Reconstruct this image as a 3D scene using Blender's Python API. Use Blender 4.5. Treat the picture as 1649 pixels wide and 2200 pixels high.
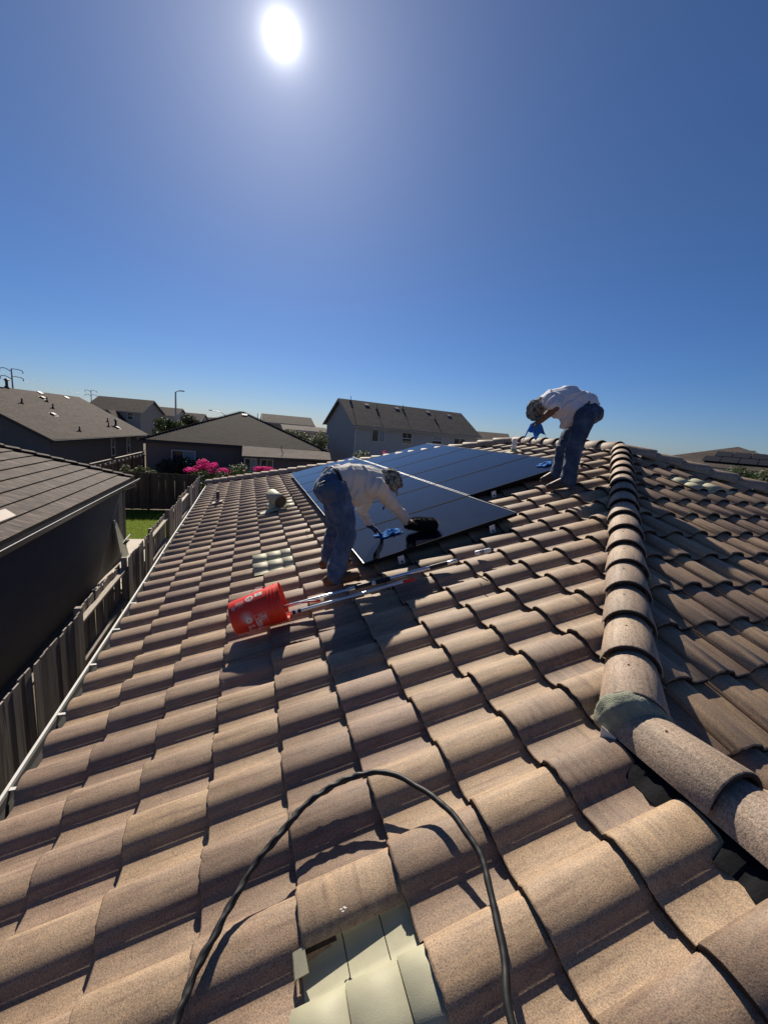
import bpy, bmesh, math, random
import numpy as np
from mathutils import Vector, Matrix, noise

random.seed(7)
SC = bpy.context.scene
COL = SC.collection
for o in list(bpy.data.objects):
    bpy.data.objects.remove(o)
R = math.radians

# ------------------------------------------------------------------ camera
cam_d = bpy.data.cameras.new('camera')
cam = bpy.data.objects.new('camera', cam_d)
COL.objects.link(cam)
cam_d.sensor_fit = 'HORIZONTAL'
cam_d.sensor_width = 36.0
cam_d.lens = 883.92 / 1649 * 36.0
cam_d.clip_start = 0.02
cam_d.clip_end = 6000
c_right = Vector((0.948058, -0.306864, 0.083794))
c_down = Vector((0.020146, -0.204968, -0.978561))
c_fwd = Vector((0.317460, 0.929421, -0.188140))
mw = Matrix.Identity(4)
for i in range(3):
    mw[i][0] = c_right[i]; mw[i][1] = -c_down[i]; mw[i][2] = -c_fwd[i]
CAMZ = 4.75
mw[2][3] = CAMZ
cam.matrix_world = mw
SC.camera = cam

# ------------------------------------------------------------------ sky and sun
SUN = Vector((0.03782, 0.80149, 0.59681)).normalized()
elev = math.asin(SUN.z)
azim = math.atan2(SUN.x, SUN.y)
world = bpy.data.worlds.new('World')
SC.world = world
world.use_nodes = True
wn = world.node_tree
wn.nodes.clear()
w_out = wn.nodes.new('ShaderNodeOutputWorld')
w_bg = wn.nodes.new('ShaderNodeBackground')
sky = wn.nodes.new('ShaderNodeTexSky')
sky.sky_type = 'NISHITA'
sky.sun_disc = False
sky.sun_elevation = elev
sky.sun_rotation = azim
sky.altitude = 50
sky.air_density = 1.0
sky.dust_density = 0.25
sky.ozone_density = 3.0
w_bg.inputs['Strength'].default_value = 0.05
# the glare of the sun itself and its aureole, both part of the sky
geo = wn.nodes.new('ShaderNodeNewGeometry')
dot = wn.nodes.new('ShaderNodeVectorMath'); dot.operation = 'DOT_PRODUCT'
dot.inputs[1].default_value = SUN
wtc = wn.nodes.new('ShaderNodeTexCoord')
wn.links.new(wtc.outputs['Generated'], dot.inputs[0])
acos = wn.nodes.new('ShaderNodeMath'); acos.operation = 'ARCCOSINE'
clampn = wn.nodes.new('ShaderNodeMath'); clampn.operation = 'MINIMUM'; clampn.inputs[1].default_value = 0.99999
wn.links.new(dot.outputs['Value'], clampn.inputs[0])
wn.links.new(clampn.outputs[0], acos.inputs[0])
def w_math(op, a, b=None):
    m = wn.nodes.new('ShaderNodeMath'); m.operation = op
    for i, v in enumerate((a, b)):
        if v is None: continue
        if isinstance(v, (int, float)): m.inputs[i].default_value = v
        else: wn.links.new(v, m.inputs[i])
    return m.outputs[0]
def w_lobe(width, amp):
    q = w_math('DIVIDE', acos.outputs[0], width)
    return w_math('MULTIPLY', w_math('EXPONENT', w_math('MULTIPLY', w_math('POWER', q, 0.7), -1.0)), amp)
glow = w_math('ADD', w_math('ADD', w_lobe(R(0.30), 200.0), w_lobe(R(3.0), 6.0)), w_lobe(R(14.0), 1.5))
wmix = wn.nodes.new('ShaderNodeVectorMath'); wmix.operation = 'MULTIPLY_ADD'
wcol = wn.nodes.new('ShaderNodeCombineXYZ')
for i, v in enumerate((1.0, 0.99, 0.97)): wcol.inputs[i].default_value = v
wn.links.new(wcol.outputs[0], wmix.inputs[0])
wn.links.new(glow, wmix.inputs[1])
hsv = wn.nodes.new('ShaderNodeHueSaturation')
hsv.inputs['Saturation'].default_value = 1.12
tint = wn.nodes.new('ShaderNodeVectorMath'); tint.operation = 'MULTIPLY'
sepz = wn.nodes.new('ShaderNodeSeparateXYZ'); wn.links.new(wtc.outputs['Generated'], sepz.inputs[0])
wr = wn.nodes.new('ShaderNodeValToRGB'); wr.color_ramp.elements[0].color = (0.54, 0.70, 1.06, 1); wr.color_ramp.elements[1].color = (0.62, 0.70, 0.90, 1); wr.color_ramp.elements[1].position = 0.42
wn.links.new(sepz.outputs['Z'], wr.inputs[0]); wn.links.new(wr.outputs[0], tint.inputs[1])
wn.links.new(sky.outputs[0], tint.inputs[0])
wn.links.new(tint.outputs[0], hsv.inputs['Color'])
wn.links.new(hsv.outputs[0], wmix.inputs[2])
wn.links.new(wmix.outputs[0], w_bg.inputs['Color'])
wn.links.new(w_bg.outputs[0], w_out.inputs['Surface'])

sun_d = bpy.data.lights.new('sun', 'SUN')
sun_d.energy = 5.0
sun_d.angle = R(0.53)
sun_d.color = (1.0, 0.91, 0.77)
sun_o = bpy.data.objects.new('sun', sun_d)
COL.objects.link(sun_o)
sun_o.rotation_euler = SUN.to_track_quat('Z', 'Y').to_euler()
sun_o.location = (0, 60, 60)

SC.view_settings.view_transform = 'Standard'
SC.view_settings.look = 'None'
SC.view_settings.exposure = 0.45
SC.view_settings.gamma = 1.0
SC.view_settings.use_curve_mapping = False
SC.render.engine = 'CYCLES'
SC.cycles.max_bounces = 6
SC.cycles.use_denoising = True

# ------------------------------------------------------------------ helpers
def link(o, parent=None):
    COL.objects.link(o)
    if parent is not None: o.parent = parent
    return o

def tag(o, label=None, cat=None, group=None, kind=None):
    if label: o['label'] = label
    if cat: o['category'] = cat
    if group: o['group'] = group
    if kind: o['kind'] = kind
    return o

def thing(name, label, cat, loc=(0, 0, 0), group=None, rotz=0.0):
    o = bpy.data.objects.new(name, None)
    o.location = loc
    o.rotation_euler = (0, 0, rotz)
    o.empty_display_size = 0.1
    link(o)
    return tag(o, label, cat, group)

def mesh_obj(name, me, mat, parent=None, smooth=False):
    if mat is not None and len(me.materials) == 0:
        me.materials.append(mat)
    if smooth:
        me.polygons.foreach_set('use_smooth', [True] * len(me.polygons))
    return link(bpy.data.objects.new(name, me), parent)

def bm_obj(name, bm, mat, parent=None, smooth=False, recalc=True):
    me = bpy.data.meshes.new(name)
    if recalc: bmesh.ops.recalc_face_normals(bm, faces=bm.faces)
    bm.to_mesh(me); bm.free()
    return mesh_obj(name, me, mat, parent, smooth)

def frame(o, parent):
    """parent an object built in world coordinates under an Empty that stands elsewhere"""
    o.parent = parent
    o.matrix_parent_inverse = (Matrix.Translation(parent.location) @ parent.rotation_euler.to_matrix().to_4x4()).inverted()
    return o

def bx(bm, c, s, rot=None, bevel=0.0):
    """box with centre c and full size s, optional 3x3 rotation"""
    m = Matrix.Identity(4)
    if rot is not None: m = rot.to_4x4()
    m.translation = Vector(c)
    r = bmesh.ops.create_cube(bm, size=1.0, matrix=m @ Matrix.Diagonal((s[0], s[1], s[2], 1)))
    if bevel > 0:
        es = list({e for v in r['verts'] for e in v.link_edges})
        bmesh.ops.bevel(bm, geom=es, offset=bevel, segments=1, affect='EDGES')
    return r

def prism(bm, pts, d):
    """polygon pts (list of Vectors) extruded by vector d"""
    a = [bm.verts.new(p) for p in pts]
    b = [bm.verts.new(Vector(p) + Vector(d)) for p in pts]
    n = len(pts)
    bm.faces.new(a); bm.faces.new(b[::-1])
    for i in range(n):
        bm.faces.new((a[i], b[i], b[(i + 1) % n], a[(i + 1) % n]))

def ortho(d):
    d = Vector(d).normalized()
    a = Vector((0, 0, 1)) if abs(d.z) < 0.9 else Vector((1, 0, 0))
    x = d.cross(a).normalized()
    return x, d.cross(x).normalized()

def tube(bm, pts, rad, seg=10, cap=True):
    """tube along points with radius or list of radii"""
    pts = [Vector(p) for p in pts]
    if not isinstance(rad, (list, tuple)): rad = [rad] * len(pts)
    rings = []
    x = None
    for i, p in enumerate(pts):
        d = (pts[min(i + 1, len(pts) - 1)] - pts[max(i - 1, 0)]).normalized()
        if x is None: x, y = ortho(d)
        else:
            x = (x - d * x.dot(d)).normalized(); y = d.cross(x)
        rings.append([bm.verts.new(p + (x * math.cos(2 * math.pi * k / seg) + y * math.sin(2 * math.pi * k / seg)) * rad[i]) for k in range(seg)])
    for a, b in zip(rings, rings[1:]):
        for k in range(seg):
            bm.faces.new((a[k], a[(k + 1) % seg], b[(k + 1) % seg], b[k]))
    if cap:
        bm.faces.new(rings[0][::-1]); bm.faces.new(rings[-1])
    return rings

def spline(pts, n):
    """Catmull-Rom through pts"""
    P = [Vector(p) for p in pts]
    P = [P[0] * 2 - P[1]] + P + [P[-1] * 2 - P[-2]]
    out = []
    for i in range(1, len(P) - 2):
        for k in range(n):
            t = k / n
            a, b, c, d = P[i - 1], P[i], P[i + 1], P[i + 2]
            out.append(0.5 * ((2 * b) + (c - a) * t + (2 * a - 5 * b + 4 * c - d) * t * t + (3 * b - a - 3 * c + d) * t ** 3))
    out.append(P[-2])
    return out

# ------------------------------------------------------------------ materials
class NT:
    def __init__(self, name, rough=0.7, spec=0.5, metal=0.0):
        self.m = bpy.data.materials.new(name); self.m.use_nodes = True
        self.t = self.m.node_tree; self.b = self.t.nodes['Principled BSDF']
        self.b.inputs['Roughness'].default_value = rough
        self.b.inputs['Specular IOR Level'].default_value = spec
        self.b.inputs['Metallic'].default_value = metal
        self._c = None
    def n(self, kind, **kw):
        nd = self.t.nodes.new(kind)
        for k, v in kw.items():
            if hasattr(nd, k) and k not in nd.inputs: setattr(nd, k, v)
            else: nd.inputs[k].default_value = v
        return nd
    def l(self, a, b): self.t.links.new(a, b)
    def coord(self, scale=(1, 1, 1), which='Object', offset=None):
        tc = self.n('ShaderNodeTexCoord'); mp = self.n('ShaderNodeMapping')
        self.l(tc.outputs[which], mp.inputs[0]); mp.inputs['Scale'].default_value = scale
        if offset is not None: self.l(offset, mp.inputs['Location'])
        return mp.outputs[0]
    def noise(self, vec, scale, detail=3, rough=0.55):
        nz = self.n('ShaderNodeTexNoise'); nz.inputs['Scale'].default_value = scale
        nz.inputs['Detail'].default_value = detail; nz.inputs['Roughness'].default_value = rough
        self.l(vec, nz.inputs['Vector']); return nz.outputs['Fac']
    def ramp(self, fac, stops, interp='LINEAR'):
        r = self.n('ShaderNodeValToRGB'); cr = r.color_ramp; cr.interpolation = interp
        while len(cr.elements) > len(stops): cr.elements.remove(cr.elements[-1])
        while len(cr.elements) < len(stops): cr.elements.new(0.5)
        for e, (p, c) in zip(cr.elements, stops):
            e.position = p; e.color = (*c, 1) if len(c) == 3 else c
        self.l(fac, r.inputs[0]); return r.outputs[0]
    def mix(self, a, b, fac, mode='MIX'):
        mx = self.n('ShaderNodeMix'); mx.data_type = 'RGBA'; mx.blend_type = mode
        for sock, v in ((mx.inputs[0], fac), (mx.inputs[6], a), (mx.inputs[7], b)):
            if isinstance(v, (int, float)): sock.default_value = v
            elif isinstance(v, tuple): sock.default_value = (*v, 1) if len(v) == 3 else v
            else: self.l(v, sock)
        return mx.outputs[2]
    def color(self, c):
        if isinstance(c, tuple): self.b.inputs['Base Color'].default_value = (*c, 1)
        else: self.l(c, self.b.inputs['Base Color'])
    def bump(self, fac, strength, dist):
        bp = self.n('ShaderNodeBump'); bp.inputs['Strength'].default_value = strength; bp.inputs['Distance'].default_value = dist
        self.l(fac, bp.inputs['Height'])
        self.l(bp.outputs[0], self.b.inputs['Normal']); return bp

def simple(name, col, rough=0.7, spec=0.4, metal=0.0, var=0.18, scale=6.0, bump=0.0, bscale=60.0, bdist=0.004):
    k = NT(name, rough, spec, metal)
    v = k.coord()
    f = k.noise(v, scale, 4)
    k.color(k.ramp(f, [(0.25, tuple(c * (1 - var) for c in col)), (0.75, tuple(min(1, c * (1 + var)) for c in col))]))
    if bump: k.bump(k.noise(v, bscale, 3), bump, bdist)
    return k.m

TILE_COLS = [(0.00, (0.218, 0.150, 0.110)), (0.22, (0.288, 0.203, 0.140)), (0.45, (0.368, 0.260, 0.164)), (0.62, (0.278, 0.192, 0.141)),
             (0.80, (0.342, 0.242, 0.158)), (1.00, (0.386, 0.270, 0.169))]
def tile_material(name, island=False, cols=TILE_COLS, coarse=False):
    k = NT(name, 0.66, 0.42)
    if island:
        g = k.n('ShaderNodeNewGeometry'); rnd = g.outputs['Random Per Island']
    else:
        oi = k.n('ShaderNodeObjectInfo'); rnd = oi.outputs['Random']
    mul = k.n('ShaderNodeMath', operation='MULTIPLY'); k.l(rnd, mul.inputs[0]); mul.inputs[1].default_value = 37.0
    cmb = k.n('ShaderNodeCombineXYZ')
    for i in range(3): k.l(mul.outputs[0], cmb.inputs[i])
    base = k.ramp(rnd, cols)
    v = k.coord(offset=cmb.outputs[0])
    # streaks drawn out along the length of the tile by the extruder
    st = k.coord(scale=(46, 1.6, 46) if not island else (6, 46, 30), offset=cmb.outputs[0])
    streak = k.noise(st, 1.0, 2, 0.5)
    c = k.mix(base, (1.28, 1.22, 1.12), k.ramp(streak, [(0.50, (0, 0, 0)), (0.72, (0.75, 0.75, 0.75))]), 'MULTIPLY')
    c = k.mix(c, (0.66, 0.62, 0.62), k.ramp(streak, [(0.28, (0.8, 0.8, 0.8)), (0.45, (0, 0, 0))]), 'MULTIPLY')
    blot = k.noise(v, 9.0, 3)
    c = k.mix(c, (0.80, 0.78, 0.78), k.ramp(blot, [(0.45, (0, 0, 0)), (0.75, (0.9, 0.9, 0.9))]), 'MULTIPLY')
    grain = k.noise(v, 230.0, 3, 0.7)
    c = k.mix(c, k.ramp(grain, [(0.32, (0.46, 0.44, 0.43)), (0.50, (1, 1, 1)), (0.70, (1.50, 1.45, 1.38))]), 1.0, 'MULTIPLY')
    if coarse:
        rough_n = k.noise(v, 95.0, 4, 0.7)
        c = k.mix(c, k.ramp(rough_n, [(0.34, (0.55, 0.53, 0.52)), (0.50, (1, 1, 1)), (0.70, (1.18, 1.17, 1.15))]), 1.0, 'MULTIPLY')
        grain = k.mix(grain, rough_n, 0.65)
    k.color(c)
    k.bump(grain, 0.7 if coarse else 0.55, 0.0035 if coarse else 0.0016)
    return k.m

M = {}
M['tile'] = tile_material('concrete_tile')
M['tile_far'] = tile_material('concrete_tile_mass', True)
M['cap'] = tile_material('concrete_cap', False, cols= [(0, (0.330, 0.252, 0.190)), (0.4, (0.400, 0.305, 0.222)), (0.7, (0.350, 0.262, 0.200)), (1, (0.420, 0.315, 0.225))], coarse=True)
M['tile_edge'] = simple('stained_shaded_tile_edge', (0.048, 0.038, 0.032), 0.95, 0.1, var=0.4, scale=60, bump=0.8, bscale=300, bdist=0.003)  # dark colour holds stain plus the shade of tile noses and undersides
M['deck'] = simple('roof_underlay', (0.035, 0.032, 0.030), 0.9)
M['membrane'] = simple('ridge_membrane', (0.012, 0.012, 0.014), 0.75, 0.06, bump=0.5, bscale=60)
M['mortar'] = simple('green_mortar', (0.270, 0.285, 0.215), 0.9, 0.2, var=0.25, scale=25, bump=0.9, bscale=180, bdist=0.006)
M['flash'] = simple('pale_green_paint', (0.400, 0.380, 0.265), 0.62, 0.35, var=0.10, scale=14, bump=0.35, bscale=260, bdist=0.0012)
M['gutter'] = simple('gutter_paint', (0.66, 0.64, 0.59), 0.35, 0.5, var=0.06)
M['gutter_in'] = simple('gutter_inside', (0.10, 0.095, 0.09), 0.8)
M['stucco'] = simple('own_stucco', (0.30, 0.25, 0.20), 0.9, 0.2, bump=0.5, bscale=120)
M['alu'] = simple('brushed_aluminium', (0.72, 0.73, 0.75), 0.28, 0.5, 0.95, var=0.05)
M['blackrub'] = simple('black_rubber', (0.012, 0.012, 0.013), 0.55, 0.4)
M['steel'] = simple('galvanised', (0.55, 0.55, 0.54), 0.35, 0.5, 0.9, var=0.1)
M['frameblk'] = simple('black_anodised', (0.012, 0.012, 0.014), 0.85, 0.04, 0.0, var=0.05)
M['frameglint'] = simple('panel_edge_glint', (0.42, 0.43, 0.45), 0.30, 0.5, 0.9, var=0.05)
M['white'] = simple('white_plastic', (0.72, 0.72, 0.70), 0.4, 0.5, var=0.04)
M['winframe'] = simple('window_vinyl', (0.58, 0.58, 0.57), 0.5, 0.4, var=0.04)
M['redplastic'] = simple('red_plastic', (0.72, 0.040, 0.016), 0.42, 0.45, var=0.05)
M['print'] = simple('white_print', (0.72, 0.62, 0.58), 0.6, 0.3, var=0.08, scale=40)
M['darkprint'] = simple('dark_print', (0.06, 0.06, 0.09), 0.6, 0.3)

def glass_panel_mat():
    k = NT('solar_glass', 0.085, 0.5)
    v = k.coord()
    cell = k.n('ShaderNodeTexBrick'); cell.inputs['Scale'].default_value = 1.0
    cell.offset = 0.0; cell.squash = 1.0
    cell.inputs['Brick Width'].default_value = 0.157; cell.inputs['Row Height'].default_value = 0.157
    cell.inputs['Mortar Size'].default_value = 0.0025
    cell.inputs['Color1'].default_value = (0.0065, 0.0085, 0.016, 1); cell.inputs['Color2'].default_value = (0.0075, 0.0095, 0.018, 1)
    cell.inputs['Mortar'].default_value = (0.011, 0.013, 0.021, 1)
    k.l(v, cell.inputs['Vector'])
    dust = k.noise(v, 3.2, 5, 0.65)
    c = k.mix(cell.outputs['Color'], (0.075, 0.070, 0.062), k.ramp(dust, [(0.45, (0.0, 0.0, 0.0)), (0.80, (0.05, 0.05, 0.05))]))
    k.color(c)
    k.l(k.ramp(dust, [(0.35, (0.022, 0.022, 0.022)), (0.8, (0.055, 0.055, 0.055))]), k.b.inputs['Roughness'])
    k.b.inputs['IOR'].default_value = 1.30
    return k.m
M['pv'] = glass_panel_mat()

M['pv_far'] = simple('far_solar_panel', (0.012, 0.012, 0.016), 0.55, 0.15, var=0.1)
def wood_mat(name, a, b, sc=1.0):
    k = NT(name, 0.85, 0.2)
    oi = k.n('ShaderNodeObjectInfo')
    mul = k.n('ShaderNodeMath', operation='MULTIPLY'); k.l(oi.outputs['Random'], mul.inputs[0]); mul.inputs[1].default_value = 23.0
    cmb = k.n('ShaderNodeCombineXYZ'); k.l(mul.outputs[0], cmb.inputs[0]); k.l(mul.outputs[0], cmb.inputs[2])
    v = k.coord(scale=(26 * sc, 26 * sc, 1.2 * sc), offset=cmb.outputs[0])
    f = k.noise(v, 1.0, 4, 0.6)
    c = k.ramp(f, [(0.25, a), (0.7, b)])
    c = k.mix(c, k.ramp(oi.outputs['Random'], [(0, (0.68, 0.66, 0.66)), (1, (1.2, 1.18, 1.15))]), 1.0, 'MULTIPLY')
    k.color(c); k.bump(f, 0.5, 0.004)
    return k.m
M['wood'] = wood_mat('weathered_grey_cedar', (0.200, 0.172, 0.150), (0.430, 0.390, 0.350))
M['wood_rail'] = wood_mat('weathered_sunlit_rail', (0.44, 0.40, 0.33), (0.64, 0.59, 0.51))
M['wood_brown'] = wood_mat('brown_cedar', (0.070, 0.046, 0.032), (0.150, 0.105, 0.078))

def shingle_mat(name, a, b):
    k = NT(name, 0.92, 0.15)
    v = k.coord(which='UV')
    br = k.n('ShaderNodeTexBrick'); br.inputs['Scale'].default_value = 1.0
    br.inputs['Brick Width'].default_value = 0.33; br.inputs['Row Height'].default_value = 0.145
    br.inputs['Mortar Size'].default_value = 0.010; br.inputs['Bias'].default_value = 0.0
    br.inputs['Color1'].default_value = (*a, 1); br.inputs['Color2'].default_value = (*b, 1)
    br.inputs['Mortar'].default_value = tuple(c * 0.45 for c in a) + (1,)
    k.l(v, br.inputs['Vector'])
    vv = k.coord(which='UV', scale=(0.22, 1.3, 1))
    f = k.noise(vv, 2.0, 5, 0.7)
    c = k.mix(br.outputs['Color'], k.ramp(f, [(0.3, (0.72, 0.70, 0.70)), (0.7, (1.25, 1.22, 1.2))]), 1.0, 'MULTIPLY')
    f2 = k.noise(v, 60.0, 2, 0.7)
    c = k.mix(c, k.ramp(f2, [(0.3, (0.7, 0.7, 0.7)), (0.7, (1.3, 1.3, 1.3))]), 1.0, 'MULTIPLY')
    k.color(c); k.bump(br.outputs['Fac'], 0.5, -0.01)
    return k.m
M['sh_grey'] = shingle_mat('shingle_grey', (0.060, 0.048, 0.042), (0.094, 0.077, 0.067))
M['sh_brown'] = shingle_mat('shingle_brown', (0.040, 0.034, 0.032), (0.066, 0.056, 0.052))
M['sh_light'] = shingle_mat('shingle_light', (0.110, 0.094, 0.084), (0.150, 0.130, 0.116))
M['sh_pale'] = shingle_mat('shingle_pale', (0.100, 0.090, 0.083), (0.145, 0.132, 0.122))
M['w_grey'] = simple('stucco_grey', (0.400, 0.385, 0.370), 0.92, 0.15, var=0.06, scale=3, bump=0.4, bscale=90)
M['w_dark'] = simple('stucco_charcoal', (0.125, 0.120, 0.118), 0.92, 0.15, var=0.08, scale=3, bump=0.4, bscale=90)
M['w_mauve'] = simple('stucco_mauve', (0.180, 0.135, 0.125), 0.92, 0.15, var=0.06, scale=3, bump=0.4, bscale=90)
M['w_beige'] = simple('stucco_beige', (0.330, 0.310, 0.280), 0.92, 0.15, var=0.06, scale=3, bump=0.4, bscale=90)
M['fascia'] = simple('fascia_paint', (0.40, 0.37, 0.34), 0.7, 0.3, var=0.05)
M['darktrim'] = simple('dark_trim', (0.050, 0.042, 0.040), 0.7, 0.3, var=0.05)
M['ventmetal'] = simple('vent_dark', (0.055, 0.048, 0.044), 0.6, 0.4, var=0.1)
M['ventpale'] = simple('vent_pale', (0.46, 0.39, 0.34), 0.6, 0.4, var=0.1)
def glass_mat():
    k = NT('window_glass', 0.05, 0.6); k.color((0.030, 0.036, 0.042)); return k.m
M['glass'] = glass_mat()
M['blind'] = simple('window_blind', (0.26, 0.27, 0.27), 0.5, 0.5, var=0.05)

def ntile_mat():
    k = NT('flat_roof_tile', 0.85, 0.25)
    v = k.coord(scale=(2.5, 15.0, 2.5))
    f = k.noise(v, 1.0, 3, 0.6)
    v2 = k.coord()
    g = k.noise(v2, 2.2, 4)
    c = k.ramp(f, [(0.36, (0.026, 0.020, 0.018)), (0.46, (0.088, 0.069, 0.060)), (0.52, (0.054, 0.042, 0.037)), (0.62, (0.155, 0.124, 0.108))])
    c = k.mix(c, k.ramp(g, [(0.3, (0.75, 0.73, 0.74)), (0.7, (1.2, 1.15, 1.1))]), 1.0, 'MULTIPLY')
    k.color(c); k.bump(f, 0.7, 0.006)
    return k.m
M['ntile'] = ntile_mat()
M['copper'] = simple('bare_patch', (0.170, 0.105, 0.078), 0.6, 0.4, var=0.15, scale=8)

def ground_mat():
    k = NT('dry_ground', 0.95, 0.1)
    v = k.coord()
    f = k.noise(v, 0.25, 6, 0.6)
    k.color(k.ramp(f, [(0.3, (0.115, 0.095, 0.070)), (0.55, (0.180, 0.150, 0.110)), (0.8, (0.10, 0.105, 0.055))]))
    k.bump(k.noise(v, 6, 4), 0.4, 0.05)
    return k.m
M['ground'] = ground_mat()
def lawn_mat():
    k = NT('lawn_soil', 0.95, 0.1); v = k.coord(); f = k.noise(v, 3, 4)
    k.color(k.ramp(f, [(0.3, (0.075, 0.105, 0.018)), (0.7, (0.120, 0.155, 0.028))])); return k.m
M['lawn'] = lawn_mat()
M['concrete'] = simple('patio_concrete', (0.56, 0.50, 0.43), 0.9, 0.2, var=0.1, scale=4, bump=0.3, bscale=70)
M['asphalt'] = simple('asphalt', (0.05, 0.05, 0.052), 0.9, 0.2, var=0.15, scale=2)
def leaf_mat(name, a, b, trans=0.25):
    k = NT(name, 0.55, 0.3)
    g = k.n('ShaderNodeNewGeometry')
    k.color(k.ramp(g.outputs['Random Per Island'], [(0, a), (1, b)]))
    d = k.n('ShaderNodeBsdfTranslucent')
    ms = k.n('ShaderNodeMixShader'); ms.inputs[0].default_value = trans
    k.l(k.ramp(g.outputs['Random Per Island'], [(0, tuple(c * 1.3 for c in a)), (1, tuple(min(1, c * 1.3) for c in b))]), d.inputs['Color'])
    out = k.t.nodes['Material Output']
    k.l(k.b.outputs[0], ms.inputs[1]); k.l(d.outputs[0], ms.inputs[2]); k.l(ms.outputs[0], out.inputs['Surface'])
    return k.m
M['leaf'] = leaf_mat('leaf_green', (0.030, 0.052, 0.014), (0.085, 0.115, 0.035))
M['leaf_dark'] = leaf_mat('leaf_dark', (0.018, 0.030, 0.012), (0.050, 0.070, 0.028))
M['leaf_pale'] = leaf_mat('leaf_pale', (0.060, 0.080, 0.030), (0.130, 0.150, 0.060))
M['pink'] = leaf_mat('pink_bract', (0.52, 0.020, 0.165), (0.80, 0.060, 0.330), 0.4)
M['grass'] = leaf_mat('grass_blade', (0.130, 0.185, 0.020), (0.230, 0.300, 0.045), 0.5)
M['bark'] = simple('bark', (0.075, 0.058, 0.044), 0.9, 0.2, bump=0.6, bscale=40)

def cloth_mat(name, col, dark=0.75, scale=700.0, rough=0.9, blot=None):
    k = NT(name, rough, 0.15)
    v = k.coord()
    f = k.noise(v, scale, 2, 0.6)
    c = k.ramp(f, [(0.3, tuple(x * dark for x in col)), (0.7, col)])
    if blot is not None:
        g = k.noise(v, 7.0, 4, 0.6)
        c = k.mix(c, blot, k.ramp(g, [(0.45, (0, 0, 0)), (0.72, (0.85, 0.85, 0.85))]))
    k.color(c); k.bump(f, 0.25, 0.001)
    k.b.inputs['Sheen Weight'].default_value = 0.15
    return k.m
M['denim'] = cloth_mat('denim', (0.064, 0.110, 0.195), 0.60, 500, blot=(0.130, 0.190, 0.280))
M['denim_dark'] = cloth_mat('denim_dark', (0.042, 0.070, 0.130), 0.55, 500, blot=(0.080, 0.118, 0.185))
M['denim_pale'] = cloth_mat('denim_pale', (0.110, 0.145, 0.200), 0.55, 500)
M['denim_mid'] = cloth_mat('denim_mid', (0.070, 0.098, 0.145), 0.55, 500)
M['shirt_beige'] = cloth_mat('shirt_beige', (0.610, 0.575, 0.535), 0.86, 900)
M['shirt_white'] = cloth_mat('shirt_white', (0.680, 0.670, 0.720), 0.90, 900)
M['skin'] = simple('skin', (0.135, 0.070, 0.047), 0.5, 0.4, var=0.10, scale=18)
M['belt'] = simple('belt_leather', (0.018, 0.016, 0.016), 0.5, 0.4)
M['boot'] = simple('boot_leather', (0.150, 0.075, 0.036), 0.7, 0.3, var=0.3, scale=14, bump=0.4, bscale=90)
M['shoe'] = simple('shoe_dark', (0.050, 0.048, 0.046), 0.7, 0.3, var=0.4, scale=12)
M['sole'] = simple('shoe_sole', (0.09, 0.06, 0.042), 0.8, 0.2)
def camo_mat():
    k = NT('camo_cloth', 0.9, 0.15); v = k.coord(); f = k.noise(v, 17.0, 2, 0.5)
    k.color(k.ramp(f, [(0.36, (0.055, 0.058, 0.055)), (0.44, (0.17, 0.17, 0.155)), (0.54, (0.30, 0.30, 0.28)), (0.62, (0.115, 0.105, 0.092))], 'CONSTANT'))
    return k.m
M['camo'] = camo_mat()
M['glove'] = cloth_mat('navy_glove', (0.020, 0.045, 0.110), 0.6, 400)
def cloth_blue():
    k = NT('blue_microfibre', 0.85, 0.2); v = k.coord(); f = k.noise(v, 420, 2)
    k.color(k.ramp(f, [(0.3, (0.050, 0.210, 0.560)), (0.7, (0.090, 0.330, 0.740))])); k.bump(f, 0.4, 0.002)
    t = k.n('ShaderNodeBsdfTranslucent'); t.inputs['Color'].default_value = (0.07, 0.34, 0.75, 1)
    ms = k.n('ShaderNodeMixShader'); ms.inputs[0].default_value = 0.35
    k.l(k.b.outputs[0], ms.inputs[1]); k.l(t.outputs[0], ms.inputs[2]); k.l(ms.outputs[0], k.t.nodes['Material Output'].inputs['Surface'])
    return k.m
M['blue'] = cloth_blue()
M['fur'] = simple('black_pile', (0.010, 0.010, 0.013), 0.8, 0.3)

# ------------------------------------------------------------------ ground
def sheet(name, x0, x1, y0, y1, z, mat, thick=0.0):
    bm = bmesh.new()
    if thick: bx(bm, ((x0 + x1) / 2, (y0 + y1) / 2, z - thick / 2), (x1 - x0, y1 - y0, thick))
    else: bm.faces.new([bm.verts.new(p) for p in ((x0, y0, z), (x1, y0, z), (x1, y1, z), (x0, y1, z))])
    o = bm_obj(name, bm, mat)
    return tag(o, kind='structure')
tag(sheet('ground', -2500, 2500, -2500, 2500, 0.0, M['ground']), 'dry ground between the houses', 'ground')
tag(sheet('lawn', -14.0, -2.36, 17.05, 22.7, 0.012, M['lawn']), 'lawn behind the dark neighbouring house', 'lawn')
tag(sheet('patio', -14.0, -2.36, 12.0, 17.05, 0.06, M['concrete'], 0.06), 'pale concrete patio behind the neighbouring house', 'patio')
tag(sheet('road', -60.0, -20.0, 66.0, 74.0, 0.006, M['asphalt']), 'asphalt road beyond the houses', 'road')
bm = bmesh.new()
bx(bm, (-3.35, 14.5, 0.063), (0.012, 4.9, 0.004))
bx(bm, (-8.0, 15.0, 0.063), (9.0, 0.012, 0.004))
frame(bm_obj('expansion_joint', bm, M['deck']), bpy.data.objects['patio'])

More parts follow.
